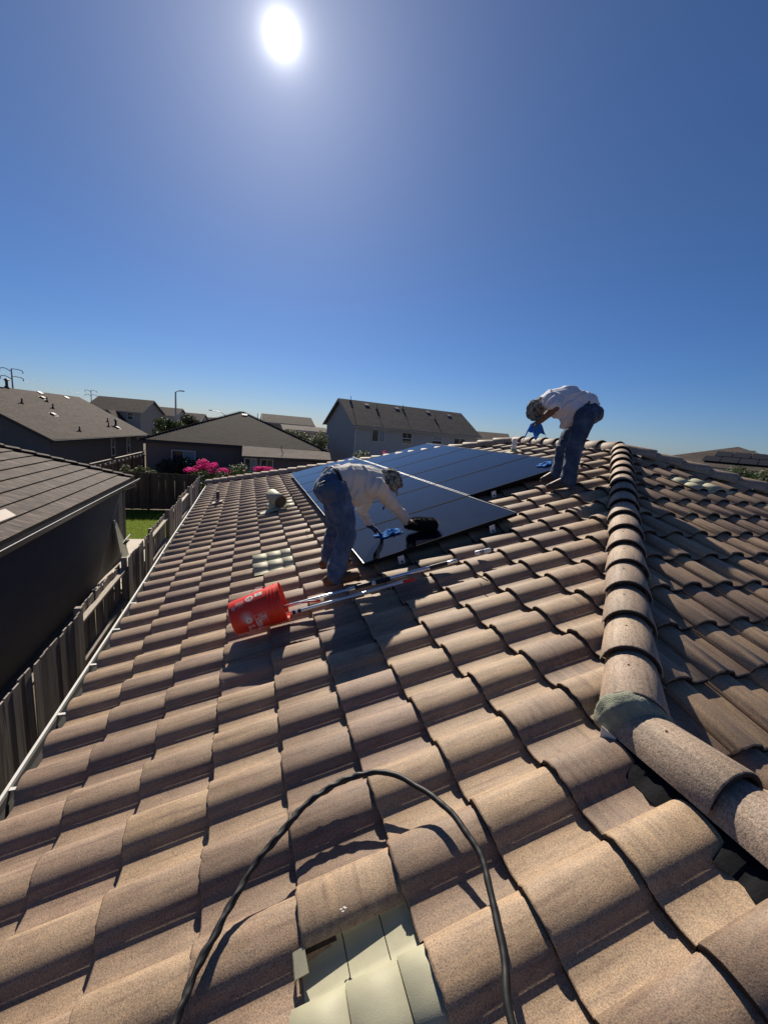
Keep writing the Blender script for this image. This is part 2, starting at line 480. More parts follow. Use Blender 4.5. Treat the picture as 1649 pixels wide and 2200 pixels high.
def grass_patch():
    rnd = random.Random(3)
    vs, fs = [], []
    for i in range(26000):
        x = rnd.uniform(-6.6, -2.4); y = rnd.uniform(17.06, 22.6)
        h = rnd.uniform(0.03, 0.075); a = rnd.uniform(0, math.tau); w = 0.007
        lx, ly = rnd.gauss(0, 0.025), rnd.gauss(0, 0.025)
        k = len(vs)
        vs += [(x - w * math.cos(a), y - w * math.sin(a), 0.012), (x + w * math.cos(a), y + w * math.sin(a), 0.012), (x + lx, y + ly, 0.012 + h)]
        fs.append((k, k + 1, k + 2))
    me = bpy.data.meshes.new('grass'); me.from_pydata(vs, [], fs)
    return tag(mesh_obj('grass', me, M['grass']), 'bright green grass in the sunlit yard', 'grass', kind='stuff')
grass_patch()

# ------------------------------------------------------------------ our tiled roof
SLOPE = R(17.943); CS, SN = math.cos(SLOPE), math.sin(SLOPE); TN = math.tan(SLOPE)
PITCH, EXPO = 0.315, 0.33983
OE = Vector((-1.1005, 3.3608, 2.7599))          # nose of the first course at the eave
XR, YA, YF = 5.22, 4.76, 7.35                     # main ridge: its x, near end (apex) and far end
XJ, YJ = 1.58, 1.12                               # where the lower wing's ridge meets the hip
ZR = OE.z + (XR - OE.x) * TN
ZJ = OE.z + (XJ - OE.x) * TN
def roofpt(Y, b, w=0.0):
    """point on the left slope: Y along the eave, b up the slope from the eave, w above the tile lips"""
    return Vector((OE.x + b * CS - w * SN, Y, OE.z + b * SN + w * CS))

house = thing('tiled_house', 'tan concrete tiled hip roof house the two men work on', 'house', (3.0, 6.0, 0.0))
def H(o): return frame(o, house)

# cross-section of a tile: lip, barrel, pan (u from 0 to 1, height relative to the lip)
PROF = [(-0.004, -0.017), (0.0, 0.0), (0.03, 0.0110), (0.075, 0.0220), (0.13, 0.0295), (0.20, 0.0332), (0.28, 0.0325), (0.355, 0.0298), (0.42, 0.0255),
        (0.475, 0.0192), (0.52, 0.0105), (0.555, -0.0005), (0.585, -0.0120), (0.62, -0.0205), (0.70, -0.0270), (0.85, -0.0255), (0.985, -0.0180)]
PROF_LOW = [PROF[i] for i in (1, 3, 5, 7, 9, 11, 13, 16)]
TL = EXPO + 0.075
def tile_bm(low=False, seed=0):
    """one S tile in its own frame: x across (lip first), y up the slope, z out of the roof"""
    rnd = random.Random(seed)
    bm = bmesh.new()
    prof = PROF_LOW if low else PROF
    th = 0.024
    rows = [(0.0, -th), (0.0, -0.004), (0.007, 0.0), (TL, 0.0)] if not low else [(0.0, -th), (0.0, 0.0), (TL, 0.0)]
    grid = []
    for (y, dz) in rows:
        line = []
        for (u, h) in prof:
            jy = (rnd.uniform(-0.003, 0.003) + (0.008 if rnd.random() < 0.05 else 0)) if (y < 0.01 and not low) else 0.0
            line.append(bm.verts.new((u * PITCH, y + jy, h + dz - 0.034 * (y / EXPO))))
        grid.append(line)
    for r_, (a, b) in enumerate(zip(grid, grid[1:])):
        for i in range(len(prof) - 1):
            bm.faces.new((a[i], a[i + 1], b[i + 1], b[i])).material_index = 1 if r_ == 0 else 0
    # underside a little way in, so the nose has body
    back = [bm.verts.new((u * PITCH, 0.10, h - th - 0.034 * (0.10 / EXPO))) for (u, h) in prof]
    for i in range(len(prof) - 1):
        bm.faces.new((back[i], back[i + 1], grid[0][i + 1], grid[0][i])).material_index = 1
    # lip edge down the far side
    side = [bm.verts.new((prof[0][0] * PITCH, y, prof[0][1] - (0.0 if not low else 0.02) - th - 0.034 * (y / EXPO))) for y in (0.0, TL)]
    if low: bm.faces.new((grid[1][0], grid[2][0], side[1], side[0]))
    else: bm.faces.new((grid[1][0], grid[3][0], side[1], side[0]))
    return bm

TILE_MESH = []
for s in range(5):
    b = tile_bm(seed=s); me = bpy.data.meshes.new('roof_tile'); b.to_mesh(me); b.free()
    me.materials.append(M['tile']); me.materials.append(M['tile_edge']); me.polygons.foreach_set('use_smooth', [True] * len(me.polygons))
    TILE_MESH.append(me)

def project(p):
    q = Vector(p) - Vector((0, 0, CAMZ))
    d = q.dot(c_fwd)
    if d < 0.05: return None
    return (824.5 + 883.92 * q.dot(c_right) / d, 1100 + 883.92 * q.dot(c_down) / d, d)

class Slope:
    def __init__(s, name, origin, u, v, cuts, deck):
        s.name = name; s.o = Vector(origin); s.u = Vector(u); s.v = Vector(v); s.w = s.u.cross(s.v)
        s.cuts = cuts
        bm = bmesh.new()
        bm.faces.new([bm.verts.new(Vector(p) - s.w * 0.072) for p in deck])
        s.part = H(bm_obj(name, bm, M['deck']))
    def mat(s, c, n, jit):
        rnd = random.Random((c * 7919 + n * 104729 + int(abs(s.u.x) * 31 + s.o.x * 7)) & 0xfffff)
        m = Matrix.Identity(4)
        for i in range(3): m[i][0], m[i][1], m[i][2] = s.u[i], s.v[i], s.w[i]
        p = s.o + s.u * (n * PITCH) + s.v * (c * EXPO)
        if jit:
            p = p + s.v * rnd.uniform(-0.006, 0.006) + s.u * rnd.uniform(-0.002, 0.002) + s.w * rnd.uniform(0, 0.003)
            m = m @ Matrix.Rotation(rnd.uniform(-0.007, 0.007), 4, 'Z') @ Matrix.Rotation(rnd.uniform(-0.008, 0.008), 4, 'Y')
        m.translation = p
        return m

def inside(P, cuts):
    """-1 outside, 0 crosses, 1 inside, over the given world half planes (point, outward normal)"""
    state = 1
    for (q, nrm) in cuts:
        d = [(p.x - q[0]) * nrm[0] + (p.y - q[1]) * nrm[1] for p in P]
        if min(d) > 0: return -1
        if max(d) > 0: state = 0
    return state

RT2 = math.sqrt(0.5)
CAPGAP = 0.035
def left_cuts(yc):
    far = ((XR, YF), (RT2, RT2))
    if yc > YJ: near = ((XJ - CAPGAP, YJ + CAPGAP), (RT2, -RT2))
    else: near = ((XJ - 0.118, 0), (1, 0))
    return [far, near, ((XR - CAPGAP, 0), (1, 0))]
def e_cuts(yc): return [((XJ + CAPGAP, YJ - CAPGAP), (-RT2, RT2)), ((XR, YA), (RT2, RT2)), ((XJ, YJ), (-RT2, -RT2))]
def w_cuts(yc): return [((XJ + CAPGAP, 0), (-1, 0)), ((XJ, YJ), (RT2, RT2))]
def n_cuts(yc): return [((XR, YF + 0.05), (-RT2, -RT2)), ((XR, YF + 0.05), (RT2, -RT2))]
def r_cuts(yc): return [((XR + CAPGAP, 0), (-1, 0)), ((XR, YF), (-RT2, RT2)), ((XR, YA), (-RT2, -RT2))]

xe, ze = OE.x, OE.z
YN = 13.67
HW = XR - xe
z0 = ze
left = Slope('roof_slope', OE, (0, -1, 0), (CS, 0, SN), left_cuts,
             [(xe, -4.0, ze), (XJ, -4.0, ZJ), (XJ, YJ, ZJ), (XR, YA, ZR), (XR, YF, ZR), (xe, YN, ze)])
e_or = Vector((2.265, YA - 3.0 * CS, ZR - 3.0 * SN))
xr_e = XR + HW
east = Slope('roof_slope', e_or, (1, 0, 0), (0, CS, SN), e_cuts,
             [(XJ, YJ, ZJ), (XJ + (XJ - xe), YJ - (XJ - xe), ze), (xr_e, YA - HW, ze), (XR, YA, ZR)])
wing = Slope('roof_slope', Vector((XJ + (XJ - xe), 0.02, ze)), (0, 1, 0), (-CS, 0, SN), w_cuts,
             [(XJ, -4.0, ZJ), (XJ + (XJ - xe), -4.0, ze), (XJ + (XJ - xe), YJ - (XJ - xe), ze), (XJ, YJ, ZJ)])
north = Slope('roof_slope', Vector((4.0, YF + HW, ze)), (-1, 0, 0), (0, -CS, SN), n_cuts,
              [(xe, YN, ze), (XR, YF, ZR), (xr_e, YN, ze)])
back = Slope('roof_slope', Vector((xr_e, 4.0, ze)), (0, 1, 0), (-CS, 0, SN), r_cuts,
             [(xr_e, YA - HW, ze), (xr_e, YN, ze), (XR, YF, ZR), (XR, YA, ZR)])

# tiles that are replaced by the painted sheet-metal vents
SKIP = {('left', 4, 8), ('left', 4, -4), ('left', 4, -5), ('left', 5, -13), ('left', 5, -14), ('east', 5, 9), ('east', 5, 10)}
jobs = []
for key, sl, crange, nrange in (('left', left, range(0, 20), range(-34, 24)), ('east', east, range(-12, 10), range(-9, 30)),
                                ('wing', wing, range(0, 9), range(-14, 6)), ('north', north, range(0, 20), range(-20, 17)),
                                ('back', back, range(0, 20), range(-16, 32))):
    for c in crange:
        for n in nrange:
            m = sl.mat(c, n, True)
            P = [m @ Vector(p) for p in ((0, 0, 0), (PITCH, 0, 0), (0, TL, 0), (PITCH, TL, 0))]
            cen = (P[0] + P[3]) / 2
            if key == 'east' and cen.z < ze - 0.2: continue
            if (key, c, n) in SKIP: continue
            st = inside(P, sl.cuts(cen.y))
            if st < 0: continue
            area = 0.0
            pr = [project(p) for p in P]
            if all(pr):
                a = 0.0
                for i, j in ((0, 1), (1, 3), (3, 2), (2, 0)):
                    a += pr[i][0] * pr[j][1] - pr[j][0] * pr[i][1]
                a = abs(a) / 2
                mx = sum(q[0] for q in pr) / 4; my = sum(q[1] for q in pr) / 4
                if -60 < mx < 1710 and -60 < my < 2290: area = a
            if key in ('north', 'back'): area = 0.0
            jobs.append((area, key, sl, c, n, m, st, cen))
jobs.sort(key=lambda j: -j[0])
mass = {}
CAMO = Vector((0, 0, CAMZ))
for idx, (area, key, sl, c, n, m, st, cen) in enumerate(jobs):
    single = idx < 300 and area > 0
    if single and st == 1 and (key, c, n) != ('left', 4, 7):
        o = bpy.data.objects.new('roof_tile', TILE_MESH[(c * 3 + n * 5) % 5])
        link(o); o.matrix_world = m
        o.parent = sl.part
        continue
    near = (cen - CAMO).length < 5.0 and area > 0
    b = tile_bm(low=not near, seed=(c + n) % 5)
    if (key, c, n) == ('left', 4, 7): bmesh.ops.bisect_plane(b, geom=b.verts[:] + b.edges[:] + b.faces[:], plane_co=(0.578 * PITCH, 0, 0), plane_no=(1, 0, 0), clear_outer=True)
    b.transform(m)
    if st == 0:
        for (q, nrm) in sl.cuts(cen.y):
            bmesh.ops.bisect_plane(b, geom=b.verts[:] + b.edges[:] + b.faces[:], plane_co=(q[0], q[1], 0), plane_no=(nrm[0], nrm[1], 0), clear_outer=True)
    if not b.verts: b.free(); continue
    if single:
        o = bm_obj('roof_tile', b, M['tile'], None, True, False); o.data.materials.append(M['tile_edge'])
        o.parent = sl.part
        continue
    b.verts.index_update()
    V, F, MI = mass.setdefault(key, ([], [], []))
    k = len(V)
    V += [v.co[:] for v in b.verts]
    F += [tuple(v.index + k for v in f.verts) for f in b.faces]
    MI += [f.material_index for f in b.faces]
    b.free()
SL = {'left': left, 'east': east, 'wing': wing, 'north': north, 'back': back}
for key, (V, F, MI) in mass.items():
    me = bpy.data.meshes.new('roof_tiles'); me.from_pydata(V, [], F)
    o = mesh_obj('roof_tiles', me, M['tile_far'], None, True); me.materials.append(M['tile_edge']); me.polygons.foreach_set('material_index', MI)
    o.parent = SL[key].part
    tag(o, kind='stuff')
# the slope parts are children of the house Empty with an inverse offset, so everything below them keeps world coordinates

# ---- ridge and hip caps, laid nose down from the low end
def cap_mesh(L, r0, r1, seg=13, th=0.019):
    """cap in its own frame: y up the chain, z out; nose (radius r0) at y = 0, head radius r1"""
    bm = bmesh.new()
    A = R(78)
    def ring(y, r, dz=0.0):
        return [bm.verts.new((r * math.sin(-A + 2 * A * k / seg), y, r * math.cos(-A + 2 * A * k / seg) + dz)) for k in range(seg + 1)]
    rings = [ring(0.0, r0 - th), ring(0.0, r0 - 0.004), ring(0.006, r0), ring(L * 0.5, (r0 + r1) / 2 + 0.001), ring(L, r1)]
    for r_, (a, b) in enumerate(zip(rings, rings[1:])):
        for i in range(seg): bm.faces.new((a[i], a[i + 1], b[i + 1], b[i])).material_index = 1 if r_ == 0 else 0
    inner = ring(0.12, r0 - th - 0.004)
    for i in range(seg): bm.faces.new((inner[i], inner[i + 1], rings[0][i + 1], rings[0][i])).material_index = 1
    # nail head near the upper end
    c0 = Vector((-0.035, L * 0.52, math.sqrt(((r0 + r1) / 2) ** 2 - 0.035 ** 2) + 0.0015))
    nv = bm.verts.new(c0); nr = [bm.verts.new(c0 + Vector((0.006 * math.cos(k), 0.006 * math.sin(k), 0.0012 * math.cos(k)))) for k in (0, 1.05, 2.1, 3.14, 4.19, 5.24)]
    for k in range(6): bm.faces.new((nv, nr[k], nr[(k + 1) % 6])).material_index = 1
    # the straight flanges along both lower edges
    for side in (0, seg):
        sgn = -1 if side == 0 else 1
        low = [bm.verts.new(rg[side].co + Vector((sgn * 0.004, 0, -0.020))) for rg in rings[1:]]
        for i in range(len(low) - 1): bm.faces.new((rings[i + 1][side], rings[i + 2][side], low[i + 1], low[i]))
    me = bpy.data.meshes.new('ridge_cap'); bmesh.ops.recalc_face_normals(bm, faces=bm.faces); bm.to_mesh(me); bm.free()
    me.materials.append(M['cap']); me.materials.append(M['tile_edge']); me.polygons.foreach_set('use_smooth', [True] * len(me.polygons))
    return me
CAPEXP = 0.326
CAP = cap_mesh(CAPEXP + 0.07, 0.137, 0.110)
CAP_L = cap_mesh(0.46, 0.137, 0.112)
def cap_chain(p0, p1, lift, me=CAP, expo=CAPEXP, start=0.0):
    p0, p1 = Vector(p0), Vector(p1)
    d = (p1 - p0); Ltot = d.length; d.normalize()
    x = d.cross(Vector((0, 0, 1))).normalized(); z = x.cross(d)
    k = 0; t = start
    while t < Ltot - 0.12:
        rnd = random.Random(int(p0.x * 100) + k)
        m = Matrix.Identity(4)
        for i in range(3): m[i][0], m[i][1], m[i][2] = x[i], d[i], z[i]
        m = m @ Matrix.Rotation(R(2.6), 4, 'X').inverted() @ Matrix.Rotation(rnd.uniform(-0.02, 0.02), 4, 'Z') @ Matrix.Rotation(rnd.uniform(-0.025, 0.025), 4, 'Y')
        m.translation = p0 + d * t + z * (lift + rnd.uniform(-0.002, 0.004)) + x * rnd.uniform(-0.004, 0.004)
        o = bpy.data.objects.new('ridge_cap', me); link(o); o.matrix_world = m
        frame(o, house)
        t += expo; k += 1
LIFT = -0.020
cap_chain((XJ - 0.02, YJ - 0.02, ZJ), (XR, YA, ZR), LIFT + 0.012, start=0.05)
cap_chain((XR, YA + 0.02, ZR), (XR, YF, ZR), LIFT)
cap_chain((xe - 0.05, YN + 0.05, ze), (XR, YF, ZR), LIFT + 0.012)
cap_chain((XR + 3.9, YA - 3.9, ZR - 3.9 * TN), (XR, YA, ZR), LIFT + 0.012)
cap_chain((XR + HW, YF + HW, ze), (XR, YF, ZR), LIFT + 0.012)
cap_chain((XJ, YJ - 0.40 - 0.385 * 9, ZJ), (XJ, YJ + 0.02, ZJ), LIFT, CAP_L, 0.385)

def strip(name, pts_l, pts_r, mat, ripple=0.0):
    bm = bmesh.new()
    a = [bm.verts.new(p) for p in pts_l]; b = [bm.verts.new(p) for p in pts_r]
    for i in range(len(a) - 1): bm.faces.new((a[i], a[i + 1], b[i + 1], b[i]))
    return bm_obj(name, bm, mat, None, True)
# dark flexible strips that close the gap between the cut tiles and the caps
def membrane(p0, p1, w, n=60):
    p0, p1 = Vector(p0), Vector(p1); d = (p1 - p0).normalized(); x = d.cross(Vector((0, 0, 1))).normalized()
    for sgn in (-1, 1):
        A, B = [], []
        for i in range(n + 1):
            p = p0.lerp(p1, i / n)
            A.append(p + Vector((0, 0, 0.052)))
            wav = 0.018 * math.sin(i * 1.9) + 0.008 * math.sin(i * 4.3)
            B.append(p + x * sgn * (w + wav) + Vector((0, 0, -w * 0.34 - 0.004 + 0.6 * wav)))
        H(strip('ridge_membrane', A, B, M['membrane']))
membrane((XJ, -4.0, ZJ - 0.035), (XJ, YJ, ZJ - 0.035), 0.175, 150)
membrane((XJ, YJ, ZJ), (XR, YA, ZR), 0.10)

# green mortar bedding where the wing ridge meets the hip
def mortar():
    bm = bmesh.new()
    bmesh.ops.create_uvsphere(bm, u_segments=40, v_segments=24, radius=1.0)
    ax = Vector((RT2, RT2, 0.22)).normalized()
    for v in bm.verts:
        p = v.co.copy()
        n3 = noise.noise(p * 2.6) * 0.09 + noise.noise(p * 7) * 0.04
        p = Vector((p.x * 0.152, p.y * 0.078, p.z * 0.122)) * (1 + n3)
        v.co = p
    rot = Matrix.Rotation(R(-28), 4, 'Z')
    bm.transform(Matrix.Translation((XJ + 0.004, YJ + 0.004, ZJ + 0.012)) @ rot)
    return H(bm_obj('mortar_joint', bm, M['mortar'], None, True))
mortar()
# folded end of the white flashing that peeps out beside the mortar
bm = bmesh.new()
prism(bm, [Vector((XJ - 0.150, YJ + 0.018, ZJ - 0.085)), Vector((XJ - 0.150, YJ + 0.018, ZJ - 0.005)), Vector((XJ - 0.118, YJ - 0.03, ZJ - 0.03)), Vector((XJ - 0.118, YJ - 0.03, ZJ - 0.085))], (0.004, 0.004, 0))
H(bm_obj('flashing_tab', bm, M['gutter']))

# ---- gutter, fascia, walls of our house
def extrude_y(name, prof, y0, y1, mat, n=1, close=False):
    bm = bmesh.new()
    rows = []
    for i in range(n + 1):
        y = y0 + (y1 - y0) * i / n
        rows.append([bm.verts.new((x, y + 0.0, z + 0.006 * math.sin(i * 0.9))) for x, z in prof])
    for a, b in zip(rows, rows[1:]):
        for k in range(len(prof) - 1): bm.faces.new((a[k], a[k + 1], b[k + 1], b[k]))
    return bm_obj(name, bm, mat)
gx, gz = xe + 0.035, ze - 0.055
H(extrude_y('gutter', [(gx, gz), (gx, gz - 0.115), (gx - 0.075, gz - 0.115), (gx - 0.105, gz - 0.05), (gx - 0.112, gz + 0.004), (gx - 0.128, gz + 0.004), (gx - 0.128, gz - 0.014),
              (gx - 0.118, gz - 0.055), (gx - 0.085, gz - 0.125), (gx + 0.004, gz - 0.125), (gx + 0.004, gz)], -4.0, YN - 0.1, M['gutter'], 24))
H(extrude_y('gutter_lining', [(gx - 0.003, gz - 0.006), (gx - 0.003, gz - 0.110), (gx - 0.074, gz - 0.110), (gx - 0.100, gz - 0.052), (gx - 0.106, gz - 0.012)], -4.0, YN - 0.1, M['gutter_in'], 24))
for i in range(26):
    y = -1.9 + i * 0.61
    bm = bmesh.new()
    bx(bm, (gx - 0.06, y, gz - 0.002), (0.118, 0.022, 0.004)); bx(bm, (gx - 0.004, y, gz - 0.02), (0.004, 0.03, 0.06)); bx(bm, (gx - 0.05, y, gz - 0.012), (0.09, 0.004, 0.018))
    H(bm_obj('gutter_hanger', bm, M['gutter']))
bm = bmesh.new()
bx(bm, (xe + 0.072, (YN - 4.2) / 2 - 0.1, ze - 0.155), (0.05, YN + 3.8, 0.19))
H(bm_obj('fascia_board', bm, M['fascia']))
bm = bmesh.new()
prism(bm, [Vector(p) for p in ((xe + 0.55, -4, 0), (xr_e - 0.55, -4, 0), (xr_e - 0.55, YN - 0.6, 0), (xe + 0.55, YN - 0.6, 0))], (0, 0, ze - 0.12))
H(bm_obj('house_wall', bm, M['stucco']))
bm = bmesh.new()
bx(bm, ((xe + xr_e) / 2, (YN - 4) / 2, ze - 0.27), (xr_e - xe - 0.2, YN + 3.8, 0.02))
H(bm_obj('soffit', bm, M['fascia']))

# ---- pale green painted sheet metal vents shaped like tiles
def metal_vent(sl, c, ns, y0, y1, raise_=0.010, label=None, panu=None):
    root = bpy.data.objects.new('roof_vent', None); link(root)
    for n in ns:
        m = sl.mat(c, n, False)
        ys = [y0 + (y1 - y0) * i / 3 for i in range(4)]
        for i in range(3):
            bm = bmesh.new()
            rows = []
            for (y, dz) in ((ys[i], -0.018 if i == 0 else 0.001), (ys[i] + 0.001, 0.004), (ys[i + 1] - 0.006, 0.0), (ys[i + 1] - 0.002, -0.006)):
                rows.append([bm.verts.new(m @ Vector((u * PITCH, y, h * 0.92 + raise_ + dz - 0.034 * y / EXPO))) for u, h in PROF])
            for a, b in zip(rows, rows[1:]):
                for k in range(len(PROF) - 1): bm.faces.new((a[k], a[k + 1], b[k + 1], b[k]))
            o = bm_obj('vent_segment', bm, M['flash'], None, True); o.parent = root
    return root
def tag_vent(o, label, loc):
    for ch in o.children: ch.matrix_parent_inverse = Matrix.Translation(loc).inverted()
    o.location = loc
    return tag(o, label, 'roof vent', 'pale green vents set among the tiles')
v1 = metal_vent(left, 4, [8], -0.045, TL, 0.016)
# the recessed pan of the near vent, its seams and its folded upstand
bm = bmesh.new()
m = left.mat(4, 7, False)
for (ya, yb, lift) in ((-0.02, 0.115, 0.004), (0.118, 0.24, 0.003), (0.243, TL, 0.002)):
    bm2 = bmesh.new()
    prof = [(0.535, -0.028), (0.56, -0.054), (0.70, -0.057), (0.86, -0.057), (0.985, -0.052), (1.02, -0.010)]
    rows = [[bm2.verts.new(m @ Vector((u * PITCH, y, h + lift + 0.003 - 0.006 * y / EXPO))) for u, h in prof] for y in (ya, yb)]
    for k in range(5): bm2.faces.new((rows[0][k], rows[0][k + 1], rows[1][k + 1], rows[1][k]))
    o = bm_obj('vent_pan', bm2, M['flash'], None, True); o.parent = v1
bm.free()
bm = bmesh.new()
m2 = left.mat(4, 7, False)
prism(bm, [m2 @ Vector((0.56 * PITCH, -0.03, -0.002)), m2 @ Vector((0.56 * PITCH, 0.004, -0.002)), m2 @ Vector((0.74 * PITCH, 0.006, -0.020)), m2 @ Vector((0.74 * PITCH, -0.035, -0.020))], left.w * 0.003)
prism(bm, [m2 @ Vector((0.56 * PITCH, -0.03, -0.002)), m2 @ Vector((0.74 * PITCH, -0.035, -0.020)), m2 @ Vector((0.74 * PITCH, -0.037, -0.044)), m2 @ Vector((0.56 * PITCH, -0.032, -0.036))], left.v * -0.003)
o = bm_obj('vent_tab', bm, M['flash']); o.parent = v1
bm = bmesh.new()
mt = left.mat(4, 8, False)
bmesh.ops.create_uvsphere(bm, u_segments=10, v_segments=6, radius=0.0045, matrix=Matrix.Translation(mt @ Vector((0.02 * PITCH + 0.01, -0.025, 0.026))))
o = bm_obj('rivet', bm, M['steel']); o.parent = v1
tag_vent(v1, 'large pale green sheet metal vent tile inside the black cable loop', mt.translation)
v2 = metal_vent(left, 4, [-4, -5], -0.10, TL - 0.03, 0.014)
tag_vent(v2, 'two pale green vent barrels between the red bucket and the hooded pipe', left.mat(4, -4, False).translation)
v3 = metal_vent(left, 5, [-13, -14], -0.16, TL - 0.1, 0.014)
tag_vent(v3, 'pale green vent barrels touching the hooded pipe on the far tiles', left.mat(5, -13, False).translation)
v4 = metal_vent(east, 5, [9, 10], -0.06, TL + 0.10, 0.014)
tag_vent(v4, 'pale green vent barrels on the slope right of the hip', east.mat(5, 9, False).translation)

# ---- pipes through the roof
def hood_vent():
    p = roofpt(7.30, 1.66, 0.0)
    t = thing('hooded_pipe', 'pale green elbow hood vent standing on the far tiles left of the panels', 'vent pipe', p)
    bm = bmesh.new()
    axis = [p + Vector((0, 0, -0.03)), p + Vector((0, 0, 0.06)), p + Vector((0, -0.0, 0.17))]
    tube(bm, axis, [0.130, 0.112, 0.100], 20)
    frame(bm_obj('collar', bm, M['flash'], None, True), t)
    bm = bmesh.new()
    c = p + Vector((0, 0, 0.20))
    d = Vector((0.42, -0.88, -0.16)).normalized()
    a, b = c - d * 0.14 + Vector((0, 0, 0.02)), c + d * 0.19
    rings = tube(bm, [a - d * 0.03, a, (a + b) / 2, b], [0.05, 0.112, 0.114, 0.116], 22, cap=False)
    bm.faces.new(rings[0][::-1])
    o = frame(bm_obj('hood', bm, M['flash'], None, True), t)
    sm = o.modifiers.new('solid', 'SOLIDIFY'); sm.thickness = 0.004
    bm = bmesh.new()
    tube(bm, [b - d * 0.03, b - d * 0.028], 0.108, 22)
    frame(bm_obj('hood_screen', bm, M['ventmetal']), t)
    bm = bmesh.new()
    q = [roofpt(7.06, 1.42, 0.036), roofpt(7.16, 1.40, 0.050), roofpt(7.20, 1.75, 0.05), roofpt(7.04, 1.75, 0.036)]
    prism(bm, q, left.w * 0.004)
    frame(bm_obj('base_flashing', bm, M['flash']), t)
    return t
hood_vent()
def vent_pipe(name, Y, b, h, r, mat, label, base=True):
    p = roofpt(Y, b, 0.0)
    t = thing(name, label, 'vent pipe', p)
    bm = bmesh.new()
    rings = tube(bm, [p + Vector((0, 0, -0.05)), p + Vector((0, 0, h - 0.004)), p + Vector((0, 0, h))], [r, r, r * 0.93], 16)
    frame(bm_obj('pipe', bm, mat, None, False), t)
    bm = bmesh.new()
    tube(bm, [p + Vector((0, 0, 0.0)), p + Vector((0, 0, 0.05)), p + Vector((0, 0, 0.085))], [r * 2.3, r * 1.5, r * 1.12], 16)
    bx(bm, p + left.w * 0.036, (0.22, 0.20, 0.006), Matrix.Rotation(-SLOPE, 3, 'Y'))
    frame(bm_obj('base_flashing', bm, M['flash'] if mat is not M['ventmetal'] else M['ventpale'], None, False), t)
    return t
vent_pipe('vent_pipe', 9.60, 0.53, 0.27, 0.032, M['ventmetal'], 'short dark vent pipe near the gutter on the far tiles')
vent_pipe('vent_pipe', 6.40, 5.93, 0.26, 0.040, M['white'], 'white vent pipe below the ridge between the panels and the man in white')
vent_pipe('vent_pipe', 4.70, 5.72, 0.20, 0.030, M['flash'], 'short pale pipe behind the legs of the man in white')

# ------------------------------------------------------------------ solar panels
PW, PL, PT = 0.985, 1.640, 0.036
PTOP = 0.118                                       # glass surface above the tile lips
def panel_proto():
    me = {}
    bm = bmesh.new(); fw = 0.011
    for sx in (-1, 1): bx(bm, (sx * (PL / 2 - fw / 2), 0, -PT / 2), (fw, PW, PT))
    for sy in (-1, 1): bx(bm, (0, sy * (PW / 2 - fw / 2), -PT / 2), (PL - 2 * fw, fw, PT))
    a = bpy.data.meshes.new('panel_frame'); bm.to_mesh(a); bm.free(); a.materials.append(M['frameblk'])
    bm = bmesh.new(); bx(bm, (0, 0, -0.0045), (PL - 2 * fw - 0.001, PW - 2 * fw - 0.001, 0.006))
    b = bpy.data.meshes.new('glass'); bm.to_mesh(b); bm.free(); b.materials.append(M['pv'])
    bm = bmesh.new()
    bx(bm, (0, 0, 0.0008), (0.005, PW - 0.02, 0.0016))  # bright strip paints a highlight along the black frame edge
    c = bpy.data.meshes.new('edge_glint'); bm.to_mesh(c); bm.free(); c.materials.append(M['frameglint'])
    return a, b, c
pa, pb, pc = panel_proto()
ROTP = Matrix.Rotation(-SLOPE, 4, 'Y')
def panel(Y, b, label):
    p = roofpt(Y, b, PTOP)
    t = thing('solar_panel', label, 'solar panel', p, 'black solar panels on the tiles')
    t.rotation_euler = (0, -SLOPE + random.uniform(-0.002, 0.002), 0)
    for nm, me, dx in (('panel_frame', pa, 0), ('glass', pb, 0), ('edge_glint', pc, -PL / 2 + 0.003), ('edge_glint', pc, PL / 2 - 0.003)):
        o = bpy.data.objects.new(nm, me); link(o, t); o.location.x = dx
ORD = ['first', 'second', 'third', 'fourth', 'fifth', 'sixth', 'seventh']
Y0P, STEP = 3.43, 1.000
for i in range(7):
    extra = {0: 'nearest black solar panel, being wiped by the man in the beige shirt'}.get(i)
    panel(Y0P + (i + 0.5) * STEP, 2.27 + PL / 2, extra or ('%s black solar panel from the front in the lower row' % ORD[i]))
for i in range(1, 6):
    extra = {1: 'black solar panel beside the feet of the man in white', 5: 'farthest black solar panel of the upper row'}.get(i)
    panel(Y0P + (i + 0.5) * STEP, 2.27 + PL + 0.022 + PL / 2, extra or ('%s black solar panel from the front in the upper row' % ORD[i - 1]))
